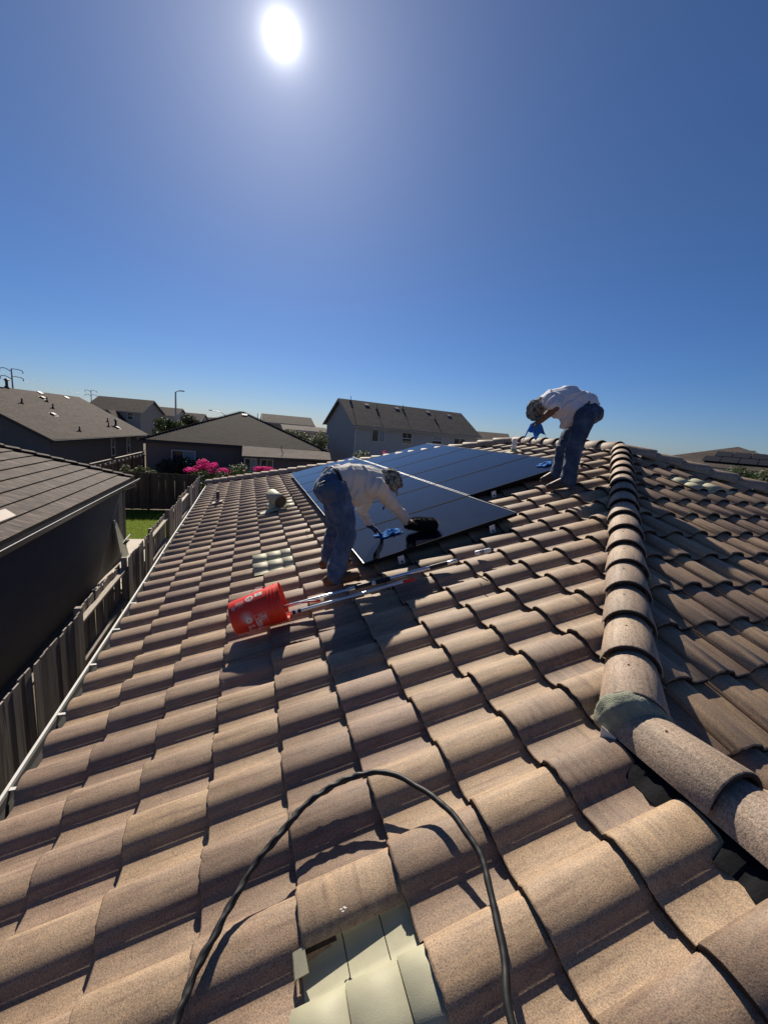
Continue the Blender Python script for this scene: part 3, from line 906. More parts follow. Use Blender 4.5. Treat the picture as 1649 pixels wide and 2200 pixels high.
def rail(b, y0, y1, label, n):
    t = thing('mounting_rail', label, 'rail', roofpt((y0 + y1) / 2, b, 0.05), 'rails under the solar panels')
    bm = bmesh.new()
    c = roofpt((y0 + y1) / 2, b, PTOP - PT - 0.024)
    bx(bm, c, (0.040, y1 - y0, 0.044), Matrix.Rotation(-SLOPE, 3, 'Y'))
    frame(bm_obj('rail_bar', bm, M['frameblk']), t)
    bm = bmesh.new()
    c = roofpt(y0 + 0.002, b, PTOP - PT - 0.040)
    bx(bm, c, (0.062, 0.006, 0.082), Matrix.Rotation(-SLOPE, 3, 'Y'), 0.0015)
    o = frame(bm_obj('end_plate', bm, M['white']), t)
    bm = bmesh.new()
    bmesh.ops.create_cone(bm, cap_ends=True, segments=6, radius1=0.010, radius2=0.010, depth=0.012, matrix=Matrix.Translation(roofpt(y0 - 0.006, b, PTOP - PT - 0.056)) @ Matrix.Rotation(R(90), 4, 'X'))
    bb = frame(bm_obj('bolt', bm, M['blackrub']), t)
    for k in range(n):
        y = y0 + 0.05 + (y1 - y0 - 0.1) * k / (n - 1)
        bm = bmesh.new()
        p = roofpt(y, b + 0.035, 0.0)
        bx(bm, roofpt(y, b + 0.034, -0.012), (0.006, 0.045, 0.085), Matrix.Rotation(-SLOPE, 3, 'Y'))
        bx(bm, roofpt(y, b + 0.075, -0.052), (0.085, 0.045, 0.006), Matrix.Rotation(-SLOPE, 3, 'Y'))
        frame(bm_obj('roof_hook', bm, M['steel']), t)
rail(2.62, Y0P - 0.012, Y0P + 7.0, 'mounting rail with white end plate nearest the poles', 6)
rail(3.60, Y0P - 0.012, Y0P + 7.0, 'mounting rail ending under the right corner of the front panel', 6)
rail(4.26, Y0P + 1.0 - 0.012, Y0P + 6.0, 'mounting rail of the upper row ending in the dark notch', 5)
rail(5.25, Y0P + 1.0 - 0.012, Y0P + 6.0, 'mounting rail of the upper row by the feet of the man in white', 5)

# ------------------------------------------------------------------ blobs: tapered limbs and ellipsoids fused into one skin
def blob(name, prims, mat, parent, voxel=0.010, smooth=4, wr=0.0, wscale=9.0, wdir=None, post=None):
    bm = bmesh.new()
    for pr in prims:
        if pr[0] == 'c':
            _, a, b, ra, rb = pr
            a, b = Vector(a), Vector(b); d = b - a; L = d.length
            n = max(2, int(L / (min(ra, rb) * 0.5)) + 1)
            seg = 16
            x, y = ortho(d); d = d.normalized()
            rings = []
            for i in range(-4, n + 5):
                if i < 0:
                    th = (i + 4) / 4 * math.pi / 2; c = a - d * ra * math.cos(th); r = ra * math.sin(th)
                elif i > n:
                    th = (i - n) / 4 * math.pi / 2; c = b + d * rb * math.sin(th); r = rb * math.cos(th)
                else:
                    t = i / n; c = a.lerp(b, t); r = ra + (rb - ra) * t
                r = max(r, 1e-4)
                rings.append([bm.verts.new(c + (x * math.cos(math.tau * k / seg) + y * math.sin(math.tau * k / seg)) * r) for k in range(seg)])
            for p, q in zip(rings, rings[1:]):
                for k in range(seg): bm.faces.new((p[k], p[(k + 1) % seg], q[(k + 1) % seg], q[k]))
            bm.faces.new(rings[0][::-1]); bm.faces.new(rings[-1])
        else:
            _, c, rad, rot = pr
            m = Matrix.Translation(c) @ (rot if rot is not None else Matrix.Identity(4)) @ Matrix.Diagonal((*rad, 1))
            bmesh.ops.create_uvsphere(bm, u_segments=20, v_segments=14, radius=1.0, matrix=m)
    bmesh.ops.recalc_face_normals(bm, faces=bm.faces)
    me = bpy.data.meshes.new(name + '_raw'); bm.to_mesh(me); bm.free()
    tmp = bpy.data.objects.new(name + '_raw', me); COL.objects.link(tmp)
    md = tmp.modifiers.new('r', 'REMESH'); md.mode = 'VOXEL'; md.voxel_size = voxel; md.use_smooth_shade = True
    dg = bpy.context.evaluated_depsgraph_get(); dg.update()
    out = bpy.data.meshes.new_from_object(tmp.evaluated_get(dg))
    bpy.data.objects.remove(tmp); bpy.data.meshes.remove(me)
    bm = bmesh.new(); bm.from_mesh(out)
    for _ in range(smooth): bmesh.ops.smooth_vert(bm, verts=bm.verts, factor=0.5, use_axis_x=True, use_axis_y=True, use_axis_z=True)
    bm.normal_update()
    if wr:
        wd = Vector(wdir) if wdir is not None else None
        for v in bm.verts:
            p = v.co * wscale
            if wd is not None: p = p - wd * (p.dot(wd) * 0.62)
            q = p + Vector((noise.noise(p * 0.6), noise.noise(p * 0.6 + Vector((5, 1, 2))), noise.noise(p * 0.6 + Vector((1, 7, 3))))) * 0.9
            rdg = max(0.0, 1 - abs(noise.noise(q)) * 3.4); f = rdg * rdg * 1.25 - 0.35 + noise.noise(p * 0.45) * 0.7 + noise.noise(p * 2.3) * 0.2
            v.co = v.co + v.normal * f * wr
    if post is not None: post(bm)
    bm.to_mesh(out); bm.free()
    out.name = name; out.materials.clear(); out.materials.append(mat)
    out.polygons.foreach_set('use_smooth', [True] * len(out.polygons))
    o = bpy.data.objects.new(name, out); link(o)
    if parent is not None: frame(o, parent)
    return o

def V(*a): return Vector(a)
def hand(wr, direction, palm_n, side, curl=0.25, spread=1.0, size=1.0):
    """prims of a hand: wrist, pointing direction, palm normal; thumb on the given side (+1/-1)"""
    d = Vector(direction).normalized(); n = Vector(palm_n); n = (n - d * n.dot(d)).normalized(); x = d.cross(n) * side
    wr = Vector(wr); P = []
    k1 = wr + d * 0.085 * size
    P.append(('c', wr, k1 - x * 0.022, 0.026, 0.016)); P.append(('c', wr, k1 + x * 0.024, 0.026, 0.017)); P.append(('c', wr, k1, 0.026, 0.018))
    for i, (off, ln) in enumerate(((0.034, 0.070), (0.011, 0.080), (-0.012, 0.074), (-0.034, 0.058))):
        b = k1 + x * off * 0.95 - d * (0.004 if i in (0, 3) else 0)
        dd = (d + x * off * 2.4 * spread).normalized()
        m1 = b + (dd * math.cos(curl * 0.6) + n * math.sin(curl * 0.6)) * ln * 0.5
        m2 = m1 + (dd * math.cos(curl * 1.7) + n * math.sin(curl * 1.7)) * ln * 0.32
        m3 = m2 + (dd * math.cos(curl * 2.7) + n * math.sin(curl * 2.7)) * ln * 0.24
        P += [('c', b, m1, 0.0098, 0.0090), ('c', m1, m2, 0.0090, 0.0083), ('c', m2, m3, 0.0083, 0.0072)]
    tb = wr + d * 0.030 + x * 0.026
    t1 = tb + (d * 0.55 + x * 0.75 + n * 0.25).normalized() * 0.042
    t2 = t1 + (d * 0.85 + x * 0.35 + n * 0.35).normalized() * 0.034
    P += [('c', tb - x * 0.008, tb, 0.017, 0.014), ('c', tb, t1, 0.014, 0.0105), ('c', t1, t2, 0.0105, 0.0085)]
    return P

UPN = left.w.copy()
from mathutils.bvhtree import BVHTree
def sewn(name, on, parent, centre, outward, up, w, h, mat, lift=0.004, pts=None):
    """patch of cloth that follows the surface of another garment"""
    me = on.data
    bvh = BVHTree.FromPolygons([v.co[:] for v in me.vertices], [tuple(p.vertices) for p in me.polygons])
    o_ = Vector(outward).normalized(); u_ = Vector(up); u_ = (u_ - o_ * u_.dot(o_)).normalized(); r_ = u_.cross(o_)
    bm = bmesh.new(); N = 8; g = []
    for i in range(N + 1):
        row = []
        for j in range(N + 1):
            a, b = i / N - 0.5, j / N - 0.5
            if pts == 'pocket' and b < -0.3: b = b - 0.14 * (0.5 - abs(a)) * 2 * ((-b - 0.3) / 0.2)
            p = Vector(centre) + r_ * a * w + u_ * b * h + o_ * 0.3
            hit, nrm, _, _ = bvh.ray_cast(p, -o_, 0.6)
            if hit is None: hit = Vector(centre) + r_ * a * w + u_ * b * h; nrm = o_
            row.append(bm.verts.new(hit + o_ * lift))
        g.append(row)
    for i in range(N):
        for j in range(N): bm.faces.new((g[i][j], g[i + 1][j], g[i + 1][j + 1], g[i][j + 1]))
    o = bm_obj(name, bm, mat, None, True)
    sm = o.modifiers.new('solid', 'SOLIDIFY'); sm.thickness = 0.006; sm.offset = -1
    frame(o, parent); return o
# ------------------------------------------------------------------ the man in the beige shirt
def man_beige():
    heelN, toeN, ankN, kneeN, hipN = V(.700, 3.365, 3.405), V(.945, 3.300, 3.485), V(.752, 3.362, 3.52), V(.818, 3.355, 3.880), V(.735, 3.455, 4.215)
    heelF, toeF, ankF, kneeF, hipF = V(.735, 3.79, 3.415), V(.965, 3.77, 3.485), V(.768, 3.79, 3.53), V(.812, 3.77, 3.835), V(.737, 3.68, 4.220)
    pelvis, butt, waist, mid, chest = V(.712, 3.57, 4.250), V(.668, 3.57, 4.230), V(.745, 3.615, 4.292), V(.925, 3.69, 4.308), V(1.105, 3.755, 4.285)
    neck, head, chin = V(1.262, 3.84, 4.300), V(1.372, 3.88, 4.285), V(1.405, 3.86, 4.215)
    shN, elN, wrN = V(1.155, 3.615, 4.255), V(1.372, 3.715, 4.060), V(1.556, 3.835, 3.880)
    shF, elF, wrF = V(1.185, 3.93, 4.215), V(1.118, 3.97, 3.965), V(1.205, 3.965, 3.805)
    t = thing('person', 'man in beige long sleeved shirt and jeans bending to wipe a panel', 'person', (heelN + heelF) / 2)
    body = [('c', pelvis, mid, 0.10, 0.105), ('c', mid, chest, 0.105, 0.11), ('c', chest, neck, 0.09, 0.055), ('c', neck, head, 0.055, 0.06),
            ('e', head, (0.100, 0.078, 0.095), Matrix.Rotation(R(35), 4, 'Y')), ('c', head, chin, 0.06, 0.042),
            ('e', V(1.448, 3.858, 4.232), (0.016, 0.012, 0.020), None), ('e', V(1.360, 3.800, 4.265), (0.018, 0.008, 0.024), None),
            ('e', V(1.360, 3.958, 4.265), (0.018, 0.008, 0.024), None), ('e', V(1.432, 3.858, 4.205), (0.016, 0.022, 0.010), None),
            ('c', shN, elN, 0.050, 0.040), ('c', elN, wrN, 0.038, 0.028), ('c', shF, elF, 0.050, 0.040), ('c', elF, wrF, 0.038, 0.028), ('c', shN, shF, 0.07, 0.07),
            ('c', hipN, kneeN, 0.07, 0.052), ('c', kneeN, ankN, 0.050, 0.038), ('c', hipF, kneeF, 0.07, 0.052), ('c', kneeF, ankF, 0.050, 0.038),
            ('c', ankN, toeN, 0.04, 0.03), ('c', ankF, toeF, 0.04, 0.03)]
    body += hand(wrF, V(0.74, -0.06, -0.42), -UPN, -1, 0.15)
    body += hand(wrN, V(0.72, -0.60, 0.10), -UPN, 1, 0.25)
    blob('body', body, M['skin'], t, 0.0085, 2)
    shirt = [('c', waist, mid, 0.138, 0.150), ('c', mid, chest, 0.150, 0.150), ('e', V(.83, 3.65, 4.245), (0.14, 0.155, 0.15), None),
             ('c', V(.915, 3.655, 4.190), V(1.075, 3.735, 4.185), 0.118, 0.108), ('c', V(.880, 3.60, 4.155), V(.985, 3.65, 4.125), 0.062, 0.060),
             ('c', chest, V(1.215, 3.81, 4.290), 0.125, 0.075), ('c', shN + V(-.02, .03, .0), shF, 0.092, 0.088),
             ('c', V(1.08, 3.65, 4.25), shN, 0.11, 0.088),
             ('c', shN, elN, 0.086, 0.062), ('c', elN, wrN + V(-.010, -.006, .012), 0.061, 0.046), ('c', shF, elF, 0.080, 0.060), ('c', elF, wrF + V(-.012, 0, .022), 0.059, 0.043)]
    blob('shirt', shirt, M['shirt_beige'], t, 0.0080, 3, 0.0120, 8.0, (0.35, 0.1, 0.9))
    jeans = [('e', V(.705, 3.57, 4.225), (0.125, 0.160, 0.150), Matrix.Rotation(R(18), 4, 'Y')), ('c', V(.665, 3.50, 4.215), hipN, 0.105, 0.105), ('c', V(.665, 3.64, 4.215), hipF, 0.105, 0.105),
             ('c', waist + V(-.015, -.005, -.012), pelvis, 0.126, 0.140),
             ('c', hipN, V(.80, 3.38, 4.0), 0.110, 0.096), ('c', V(.80, 3.38, 4.0), kneeN, 0.096, 0.082), ('c', kneeN + V(.008, 0, -.02), V(.775, 3.360, 3.66), 0.082, 0.080), ('c', V(.775, 3.360, 3.66), V(.758, 3.362, 3.500), 0.080, 0.086),
             ('c', hipF, V(.79, 3.74, 4.0), 0.108, 0.092), ('c', V(.79, 3.74, 4.0), kneeF, 0.092, 0.080), ('c', kneeF, V(.78, 3.79, 3.63), 0.080, 0.078), ('c', V(.78, 3.79, 3.63), V(.770, 3.79, 3.52), 0.078, 0.082)]
    jeans_o = blob('jeans', jeans, M['denim'], t, 0.0085, 3, 0.0095, 10.0, (0.0, 0.2, 0.4))
    bm = bmesh.new()
    ring = []
    ax = (mid - waist).normalized(); x = V(0, 1, 0) - ax * ax.y; x.normalize(); y = ax.cross(x)
    ctr = waist + V(-.030, -.012, -.018)
    for k in range(28):
        a = math.tau * k / 28
        ring.append(ctr + x * math.cos(a) * 0.155 + y * math.sin(a) * 0.138)
    tube(bm, ring + [ring[0]], 0.0165, 8)
    frame(bm_obj('belt', bm, M['belt'], None, True), t)
    for nm, h, to, an in (('boot', heelN, toeN, ankN), ('boot', heelF, toeF, ankF)):
        d = (to - h).normalized()
        o = blob('boot', [('c', h + UPN * 0.045, h + d * 0.13 + UPN * 0.045, 0.046, 0.048), ('c', h + d * 0.13 + UPN * 0.045, to - d * 0.02 + UPN * 0.035, 0.048, 0.040), ('c', h + d * 0.03 + UPN * 0.05, an + V(0, 0, .02), 0.050, 0.052)], M['boot'], t, 0.008, 2)
        s = blob('sole', [('c', h + d * 0.0 + UPN * 0.010, h + d * 0.12 + UPN * 0.010, 0.043, 0.044), ('c', h + d * 0.12 + UPN * 0.010, to - d * 0.01 + UPN * 0.012, 0.044, 0.040)], M['sole'], t, 0.007, 1,
                 post=lambda bm, c=h, w=UPN: [setattr(v, 'co', v.co - w * ((v.co - c - w * 0.012).dot(w)) * 0.55) for v in bm.verts])
    sewn('pocket', jeans_o, t, V(.668, 3.40, 4.215), V(-0.50, -0.85, 0.12), V(-0.25, 0, 1), 0.125, 0.135, M['denim_pale'], 0.003, 'pocket')
    sewn('pocket', jeans_o, t, V(.600, 3.58, 4.215), V(-0.95, 0.1, 0.12), V(-0.25, 0, 1), 0.125, 0.135, M['denim_pale'], 0.003, 'pocket')
    sewn('side_seam', jeans_o, t, V(.775, 3.38, 4.06), V(-0.05, -1, 0), V(.18, 0, -1), 0.010, 0.36, M['denim_pale'], 0.002)
    # cap with a neck cloth
    blob('cap', [('e', V(1.380, 3.882, 4.318), (0.112, 0.098, 0.088), Matrix.Rotation(R(38), 4, 'Y')), ('c', V(1.445, 3.872, 4.300), V(1.478, 3.862, 4.235), 0.040, 0.022),
                 ('c', V(1.435, 3.83, 4.300), V(1.470, 3.832, 4.240), 0.034, 0.02), ('c', V(1.435, 3.93, 4.300), V(1.470, 3.92, 4.240), 0.034, 0.02)], M['camo'], t, 0.008, 3, 0.004, 16)
    blob('neck_cloth', [('c', V(1.265, 3.845, 4.345), V(1.345, 3.83, 4.335), 0.062, 0.070), ('c', V(1.285, 3.775, 4.300), V(1.375, 3.790, 4.250), 0.034, 0.032), ('c', V(1.375, 3.790, 4.250), V(1.412, 3.790, 4.170), 0.030, 0.016),
                        ('c', V(1.285, 3.915, 4.300), V(1.375, 3.960, 4.250), 0.034, 0.032)], M['camo'], t, 0.008, 3, 0.005, 18)
    bm = bmesh.new()
    tube(bm, spline([V(1.262, 3.73, 4.15), V(1.268, 3.735, 4.09), V(1.275, 3.735, 4.045), V(1.266, 3.735, 4.025)], 5), 0.004, 6)
    bmesh.ops.create_uvsphere(bm, u_segments=8, v_segments=6, radius=0.011, matrix=Matrix.Translation((1.266, 3.735, 4.03)) @ Matrix.Diagonal((0.8, 0.8, 1.6, 1)))
    frame(bm_obj('drawstring', bm, M['glove'], None, True), t)
    bm = bmesh.new()
    tube(bm, spline([V(.630, 3.46, 4.305), V(.585, 3.44, 4.285), V(.560, 3.43, 4.262)], 5), [0.008, 0.008, 0.008, 0.008, 0.007, 0.006, 0.006, 0.005, 0.005, 0.004, 0.003], 6)
    frame(bm_obj('belt_end', bm, M['belt'], None, True), t)
    blob('glove', [(q[0], q[1], q[2], q[3] + 0.0035, q[4] + 0.0035) for q in hand(wrF, V(0.74, -0.06, -0.42), -UPN, -1, 0.15)] + [('c', wrF + V(-.02, 0, .035), wrF, 0.036, 0.032)], M['glove'], t, 0.0065, 2)
    return t
man_beige()

# black pile wash mitt pulled over the near hand
def mitt():
    c0, c1 = V(1.590, 3.860, 3.850), V(1.785, 3.685, 3.884)
    t = thing('wash_mitt', 'fluffy black wash mitt on the hand of the man in beige', 'mitt', V(1.68, 3.78, 3.80))
    core = blob('mitt_core', [('c', c0, c0.lerp(c1, .45), 0.046, 0.062), ('c', c0.lerp(c1, .45), c1, 0.062, 0.058)], M['fur'], t, 0.010, 2)
    rnd = random.Random(5)
    me = core.data
    vs, fs = [], []
    polys = me.polygons
    for i in range(7000):
        p = polys[rnd.randrange(len(polys))]
        n = p.normal; c = p.center + Vector((rnd.gauss(0, .004), rnd.gauss(0, .004), rnd.gauss(0, .004)))
        d = (n + Vector((rnd.gauss(0, .5), rnd.gauss(0, .5), rnd.gauss(-0.15, .5)))).normalized() * rnd.uniform(0.014, 0.030)
        x, _ = ortho(d); x = x * 0.0022
        k = len(vs); vs += [c - x, c + x, c + d]; fs.append((k, k + 1, k + 2))
    m2 = bpy.data.meshes.new('pile'); m2.from_pydata([tuple(v) for v in vs], [], fs)
    o = mesh_obj('pile', m2, M['fur']); frame(o, t); tag(o, kind='stuff')
mitt()

# ------------------------------------------------------------------ crumpled and hanging cloths
def crumple(name, label, c, size, h, seed, uax, vax, nrm, extra=None):
    rnd = random.Random(seed)
    uax, vax, nrm = Vector(uax).normalized(), Vector(vax).normalized(), Vector(nrm).normalized()
    N = 34
    bm = bmesh.new(); g = []
    off = Vector((seed * 3.1, seed * 1.7, 0))
    for i in range(N + 1):
        row = []
        for j in range(N + 1):
            a, b = i / N * 2 - 1, j / N * 2 - 1
            p = Vector((a, b, 0))
            q = p * 1.5 + off
            wob = Vector((noise.noise(q), noise.noise(q + Vector((9, 3, 1))), 0)) * 0.55
            hh = abs(noise.noise(q * 1.5 + Vector((2, 8, 4)))) * 1.5 + abs(noise.noise(q * 3.2)) * 0.6
            hh *= max(0.0, 1.15 - p.length * 0.72)
            pp = p + wob
            row.append(bm.verts.new(Vector(c) + uax * pp.x * size[0] + vax * pp.y * size[1] + nrm * (0.006 + hh * h)))
        g.append(row)
    for i in range(N):
        for j in range(N): bm.faces.new((g[i][j], g[i + 1][j], g[i + 1][j + 1], g[i][j + 1]))
    o = bm_obj(name, bm, M['blue'], None, True)
    s = o.modifiers.new('solid', 'SOLIDIFY'); s.thickness = 0.004
    return tag(o, label, 'cloth', 'blue microfibre cloths')
crumple('cleaning_cloth', 'blue cloth under the gloved hand on the nearest panel', roofpt(3.985, 2.70, PTOP), (0.125, 0.075), 0.040, 2, (CS, -0.06, SN), (0, 1, 0), UPN)
crumple('cleaning_cloth', 'small blue cloth on the panel corner by the legs of the man in white', roofpt(4.72, 5.30, PTOP), (0.105, 0.085), 0.030, 6, (CS, 0, SN), (0, 1, 0), UPN)

def hanging_cloth():
    # held at the top between both hands and falling in folds
    t0 = V(3.255, 4.235, 5.000)
    bm = bmesh.new(); N, Mh = 60, 22
    side = V(0.80, -0.60, 0.0).normalized(); outd = V(0.6, 0.8, 0).normalized()
    g = []
    for i in range(N + 1):
        a = i / N * 2 - 1
        row = []
        ln = 0.150 + 0.045 * math.sin(a * 5.2 + 0.9) + 0.016 * math.sin(a * 11)
        for j in range(Mh + 1):
            s = j / Mh
            w = 0.066 + 0.062 * s
            fold = math.sin(a * 8.5 + 0.6) * 0.022 * (0.25 + s) + math.sin(a * 17 + 2) * 0.008 * s
            top = 0.030 * (1 - a * a)
            p = t0 + side * (a * w + 0.012) + outd * (fold - 0.02) + V(0, 0, top - ln * s)
            p += Vector((noise.noise(p * 20), noise.noise(p * 20 + V(3, 3, 3)), 0)) * 0.008 * s
            row.append(bm.verts.new(p))
        g.append(row)
    for i in range(N):
        for j in range(Mh): bm.faces.new((g[i][j], g[i + 1][j], g[i + 1][j + 1], g[i][j + 1]))
    o = bm_obj('cleaning_cloth', bm, M['blue'], None, True)
    s = o.modifiers.new('solid', 'SOLIDIFY'); s.thickness = 0.004
    return tag(o, 'blue cloth hanging from the hands of the man in white', 'cloth', 'blue microfibre cloths')
hanging_cloth()

# ------------------------------------------------------------------ the man in the white shirt
def man_white():
    toeN, heelN, ankN, kneeN, hipN = V(3.372, 3.985, 4.262), V(3.592, 3.860, 4.325), V(3.555, 3.88, 4.420), V(3.575, 3.90, 4.720), V(3.690, 3.93, 5.130)
    toeF, heelF, ankF, kneeF, hipF = V(3.535, 4.30, 4.315), V(3.745, 4.20, 4.375), V(3.700, 4.215, 4.480), V(3.690, 4.20, 4.725), V(3.835, 4.150, 5.160)
    pelvis, butt, waist, mid, chest = V(3.800, 4.04, 5.200), V(3.845, 4.02, 5.215), V(3.770, 4.085, 5.290), V(3.650, 4.180, 5.335), V(3.505, 4.270, 5.300)
    neck, head = V(3.395, 4.340, 5.262), V(3.345, 4.372, 5.185)
    shN, elN, wrN = V(3.285, 4.125, 5.275), V(3.318, 4.035, 5.215), V(3.272, 4.170, 5.045)
    shN = V(3.36, 4.13, 5.285); elN = V(3.335, 4.025, 5.195)
    shF, elF, wrF = V(3.52, 4.43, 5.300), V(3.50, 4.47, 5.130), V(3.360, 4.330, 5.040)
    t = thing('person', 'man in white t-shirt and jeans stooping with a blue cloth near the hip', 'person', (heelN + heelF) / 2)
    body = [('c', pelvis, mid, 0.10, 0.105), ('c', mid, chest, 0.105, 0.11), ('c', chest, neck, 0.09, 0.055), ('c', neck, head, 0.055, 0.06),
            ('e', head, (0.088, 0.080, 0.105), Matrix.Rotation(R(-20), 4, 'Y')), ('c', head, V(3.375, 4.345, 5.105), 0.062, 0.042),
            ('e', V(3.322, 4.385, 5.085), (0.014, 0.014, 0.014), None), ('e', V(3.318, 4.315, 5.180), (0.016, 0.012, 0.026), None),
            ('c', shN, elN, 0.058, 0.052), ('c', elN, wrN, 0.051, 0.034), ('c', shF, elF, 0.055, 0.048), ('c', elF, wrF, 0.046, 0.032), ('c', shN, shF, 0.07, 0.07),
            ('c', hipN, kneeN, 0.07, 0.052), ('c', kneeN, ankN, 0.050, 0.038), ('c', hipF, kneeF, 0.07, 0.052), ('c', kneeF, ankF, 0.050, 0.038),
            ('c', ankN, toeN + V(0, 0, .03), 0.04, 0.03), ('c', ankF, toeF + V(0, 0, .03), 0.04, 0.03)]
    body += hand(wrN, V(-0.25, 0.80, -0.42), V(0.15, 0.5, -0.8), 1, 0.55, 0.6)
    body += hand(wrF, V(-0.80, -0.25, -0.42), V(0.2, -0.5, -0.8), -1, 0.55, 0.6)
    blob('body', body, M['skin'], t, 0.0085, 2)
    shirt = [('c', waist + V(.03, -.02, -.01), mid, 0.140, 0.155), ('c', mid, chest, 0.155, 0.148), ('c', V(3.66, 4.10, 5.220), V(3.53, 4.21, 5.215), 0.135, 0.120), ('c', V(3.640, 4.12, 5.14), V(3.560, 4.145, 5.000), 0.098, 0.026), ('c', V(3.67, 4.09, 5.10), V(3.590, 4.125, 5.010), 0.06, 0.03),
             ('c', V(3.70, 4.06, 5.17), V(3.60, 4.12, 5.08), 0.11, 0.075),
             ('c', chest, V(3.415, 4.325, 5.285), 0.120, 0.072), ('c', shN, shF, 0.098, 0.098), ('c', V(3.48, 4.20, 5.27), shN, 0.12, 0.092),
             ('c', shN, shN.lerp(elN, 0.72), 0.090, 0.082), ('c', shF, shF.lerp(elF, 0.62), 0.090, 0.080)]
    blob('shirt', shirt, M['shirt_white'], t, 0.0080, 3, 0.0120, 8.0, (0.5, -0.4, 0.8))
    jeans = [('e', V(3.805, 4.035, 5.175), (0.150, 0.150, 0.150), None), ('c', V(3.845, 3.97, 5.18), hipN, 0.105, 0.105), ('c', V(3.875, 4.08, 5.19), hipF, 0.105, 0.105),
             ('c', waist + V(.035, -.02, -.03), pelvis, 0.130, 0.145),
             ('c', hipN, V(3.61, 3.905, 4.90), 0.115, 0.100), ('c', V(3.61, 3.905, 4.90), kneeN, 0.100, 0.090), ('c', kneeN, V(3.555, 3.88, 4.50), 0.088, 0.086), ('c', V(3.555, 3.88, 4.50), V(3.560, 3.875, 4.395), 0.086, 0.094),
             ('c', hipF, V(3.74, 4.18, 4.92), 0.110, 0.096), ('c', V(3.74, 4.18, 4.92), kneeF, 0.096, 0.088), ('c', kneeF, V(3.69, 4.21, 4.56), 0.086, 0.084), ('c', V(3.69, 4.21, 4.56), V(3.685, 4.215, 4.43), 0.084, 0.092)]
    jeans_o = blob('jeans', jeans, M['denim_dark'], t, 0.0085, 3, 0.0095, 10.0, (0.1, 0.0, 0.4))
    bm = bmesh.new()
    ax = (mid - waist).normalized(); x = V(0.62, 0.78, 0); x = (x - ax * ax.dot(x)).normalized(); y = ax.cross(x)
    ctr = waist + V(.030, -.018, -.040)
    ring = [ctr + x * math.cos(math.tau * k / 28) * 0.132 + y * math.sin(math.tau * k / 28) * 0.126 for k in range(28)]
    tube(bm, ring + [ring[0]], 0.0165, 8)
    frame(bm_obj('belt', bm, M['belt'], None, True), t)
    for h, to, an in ((heelN, toeN, ankN), (heelF, toeF, ankF)):
        d = (to - h).normalized()
        blob('shoe', [('c', h + UPN * 0.042, h + d * 0.13 + UPN * 0.042, 0.042, 0.045), ('c', h + d * 0.13 + UPN * 0.040, to - d * 0.02 + UPN * 0.032, 0.044, 0.034), ('c', h + d * 0.03 + UPN * 0.05, an, 0.046, 0.046)], M['shoe'], t, 0.008, 2)
        blob('sole', [('c', h + UPN * 0.012, h + d * 0.12 + UPN * 0.012, 0.040, 0.042), ('c', h + d * 0.12 + UPN * 0.012, to - d * 0.01 + UPN * 0.014, 0.042, 0.036)], M['sole'], t, 0.007, 1,
             post=lambda bm, c=h, w=UPN: [setattr(v, 'co', v.co - w * ((v.co - c - w * 0.012).dot(w)) * 0.55) for v in bm.verts])
    sewn('pocket', jeans_o, t, V(3.855, 3.93, 5.185), V(0.35, -0.93, 0.1), V(0.30, 0, 1), 0.125, 0.135, M['denim_mid'], 0.003, 'pocket')
    sewn('side_seam', jeans_o, t, V(3.650, 3.86, 4.98), V(0.1, -1, 0), V(-.22, 0, -1), 0.010, 0.40, M['denim_mid'], 0.002)
    blob('cap', [('e', V(3.325, 4.382, 5.212), (0.100, 0.096, 0.098), None), ('e', V(3.312, 4.388, 5.150), (0.080, 0.076, 0.090), None), ('c', V(3.315, 4.385, 5.14), V(3.325, 4.372, 5.105), 0.070, 0.062)], M['camo'], t, 0.008, 3, 0.006, 15)
    blob('neck_cloth', [('c', V(3.375, 4.345, 5.275), V(3.340, 4.33, 5.235), 0.070, 0.066), ('c', V(3.335, 4.30, 5.225), V(3.348, 4.295, 5.150), 0.040, 0.026)], M['camo'], t, 0.008, 3, 0.005, 18)
    return t
man_white()

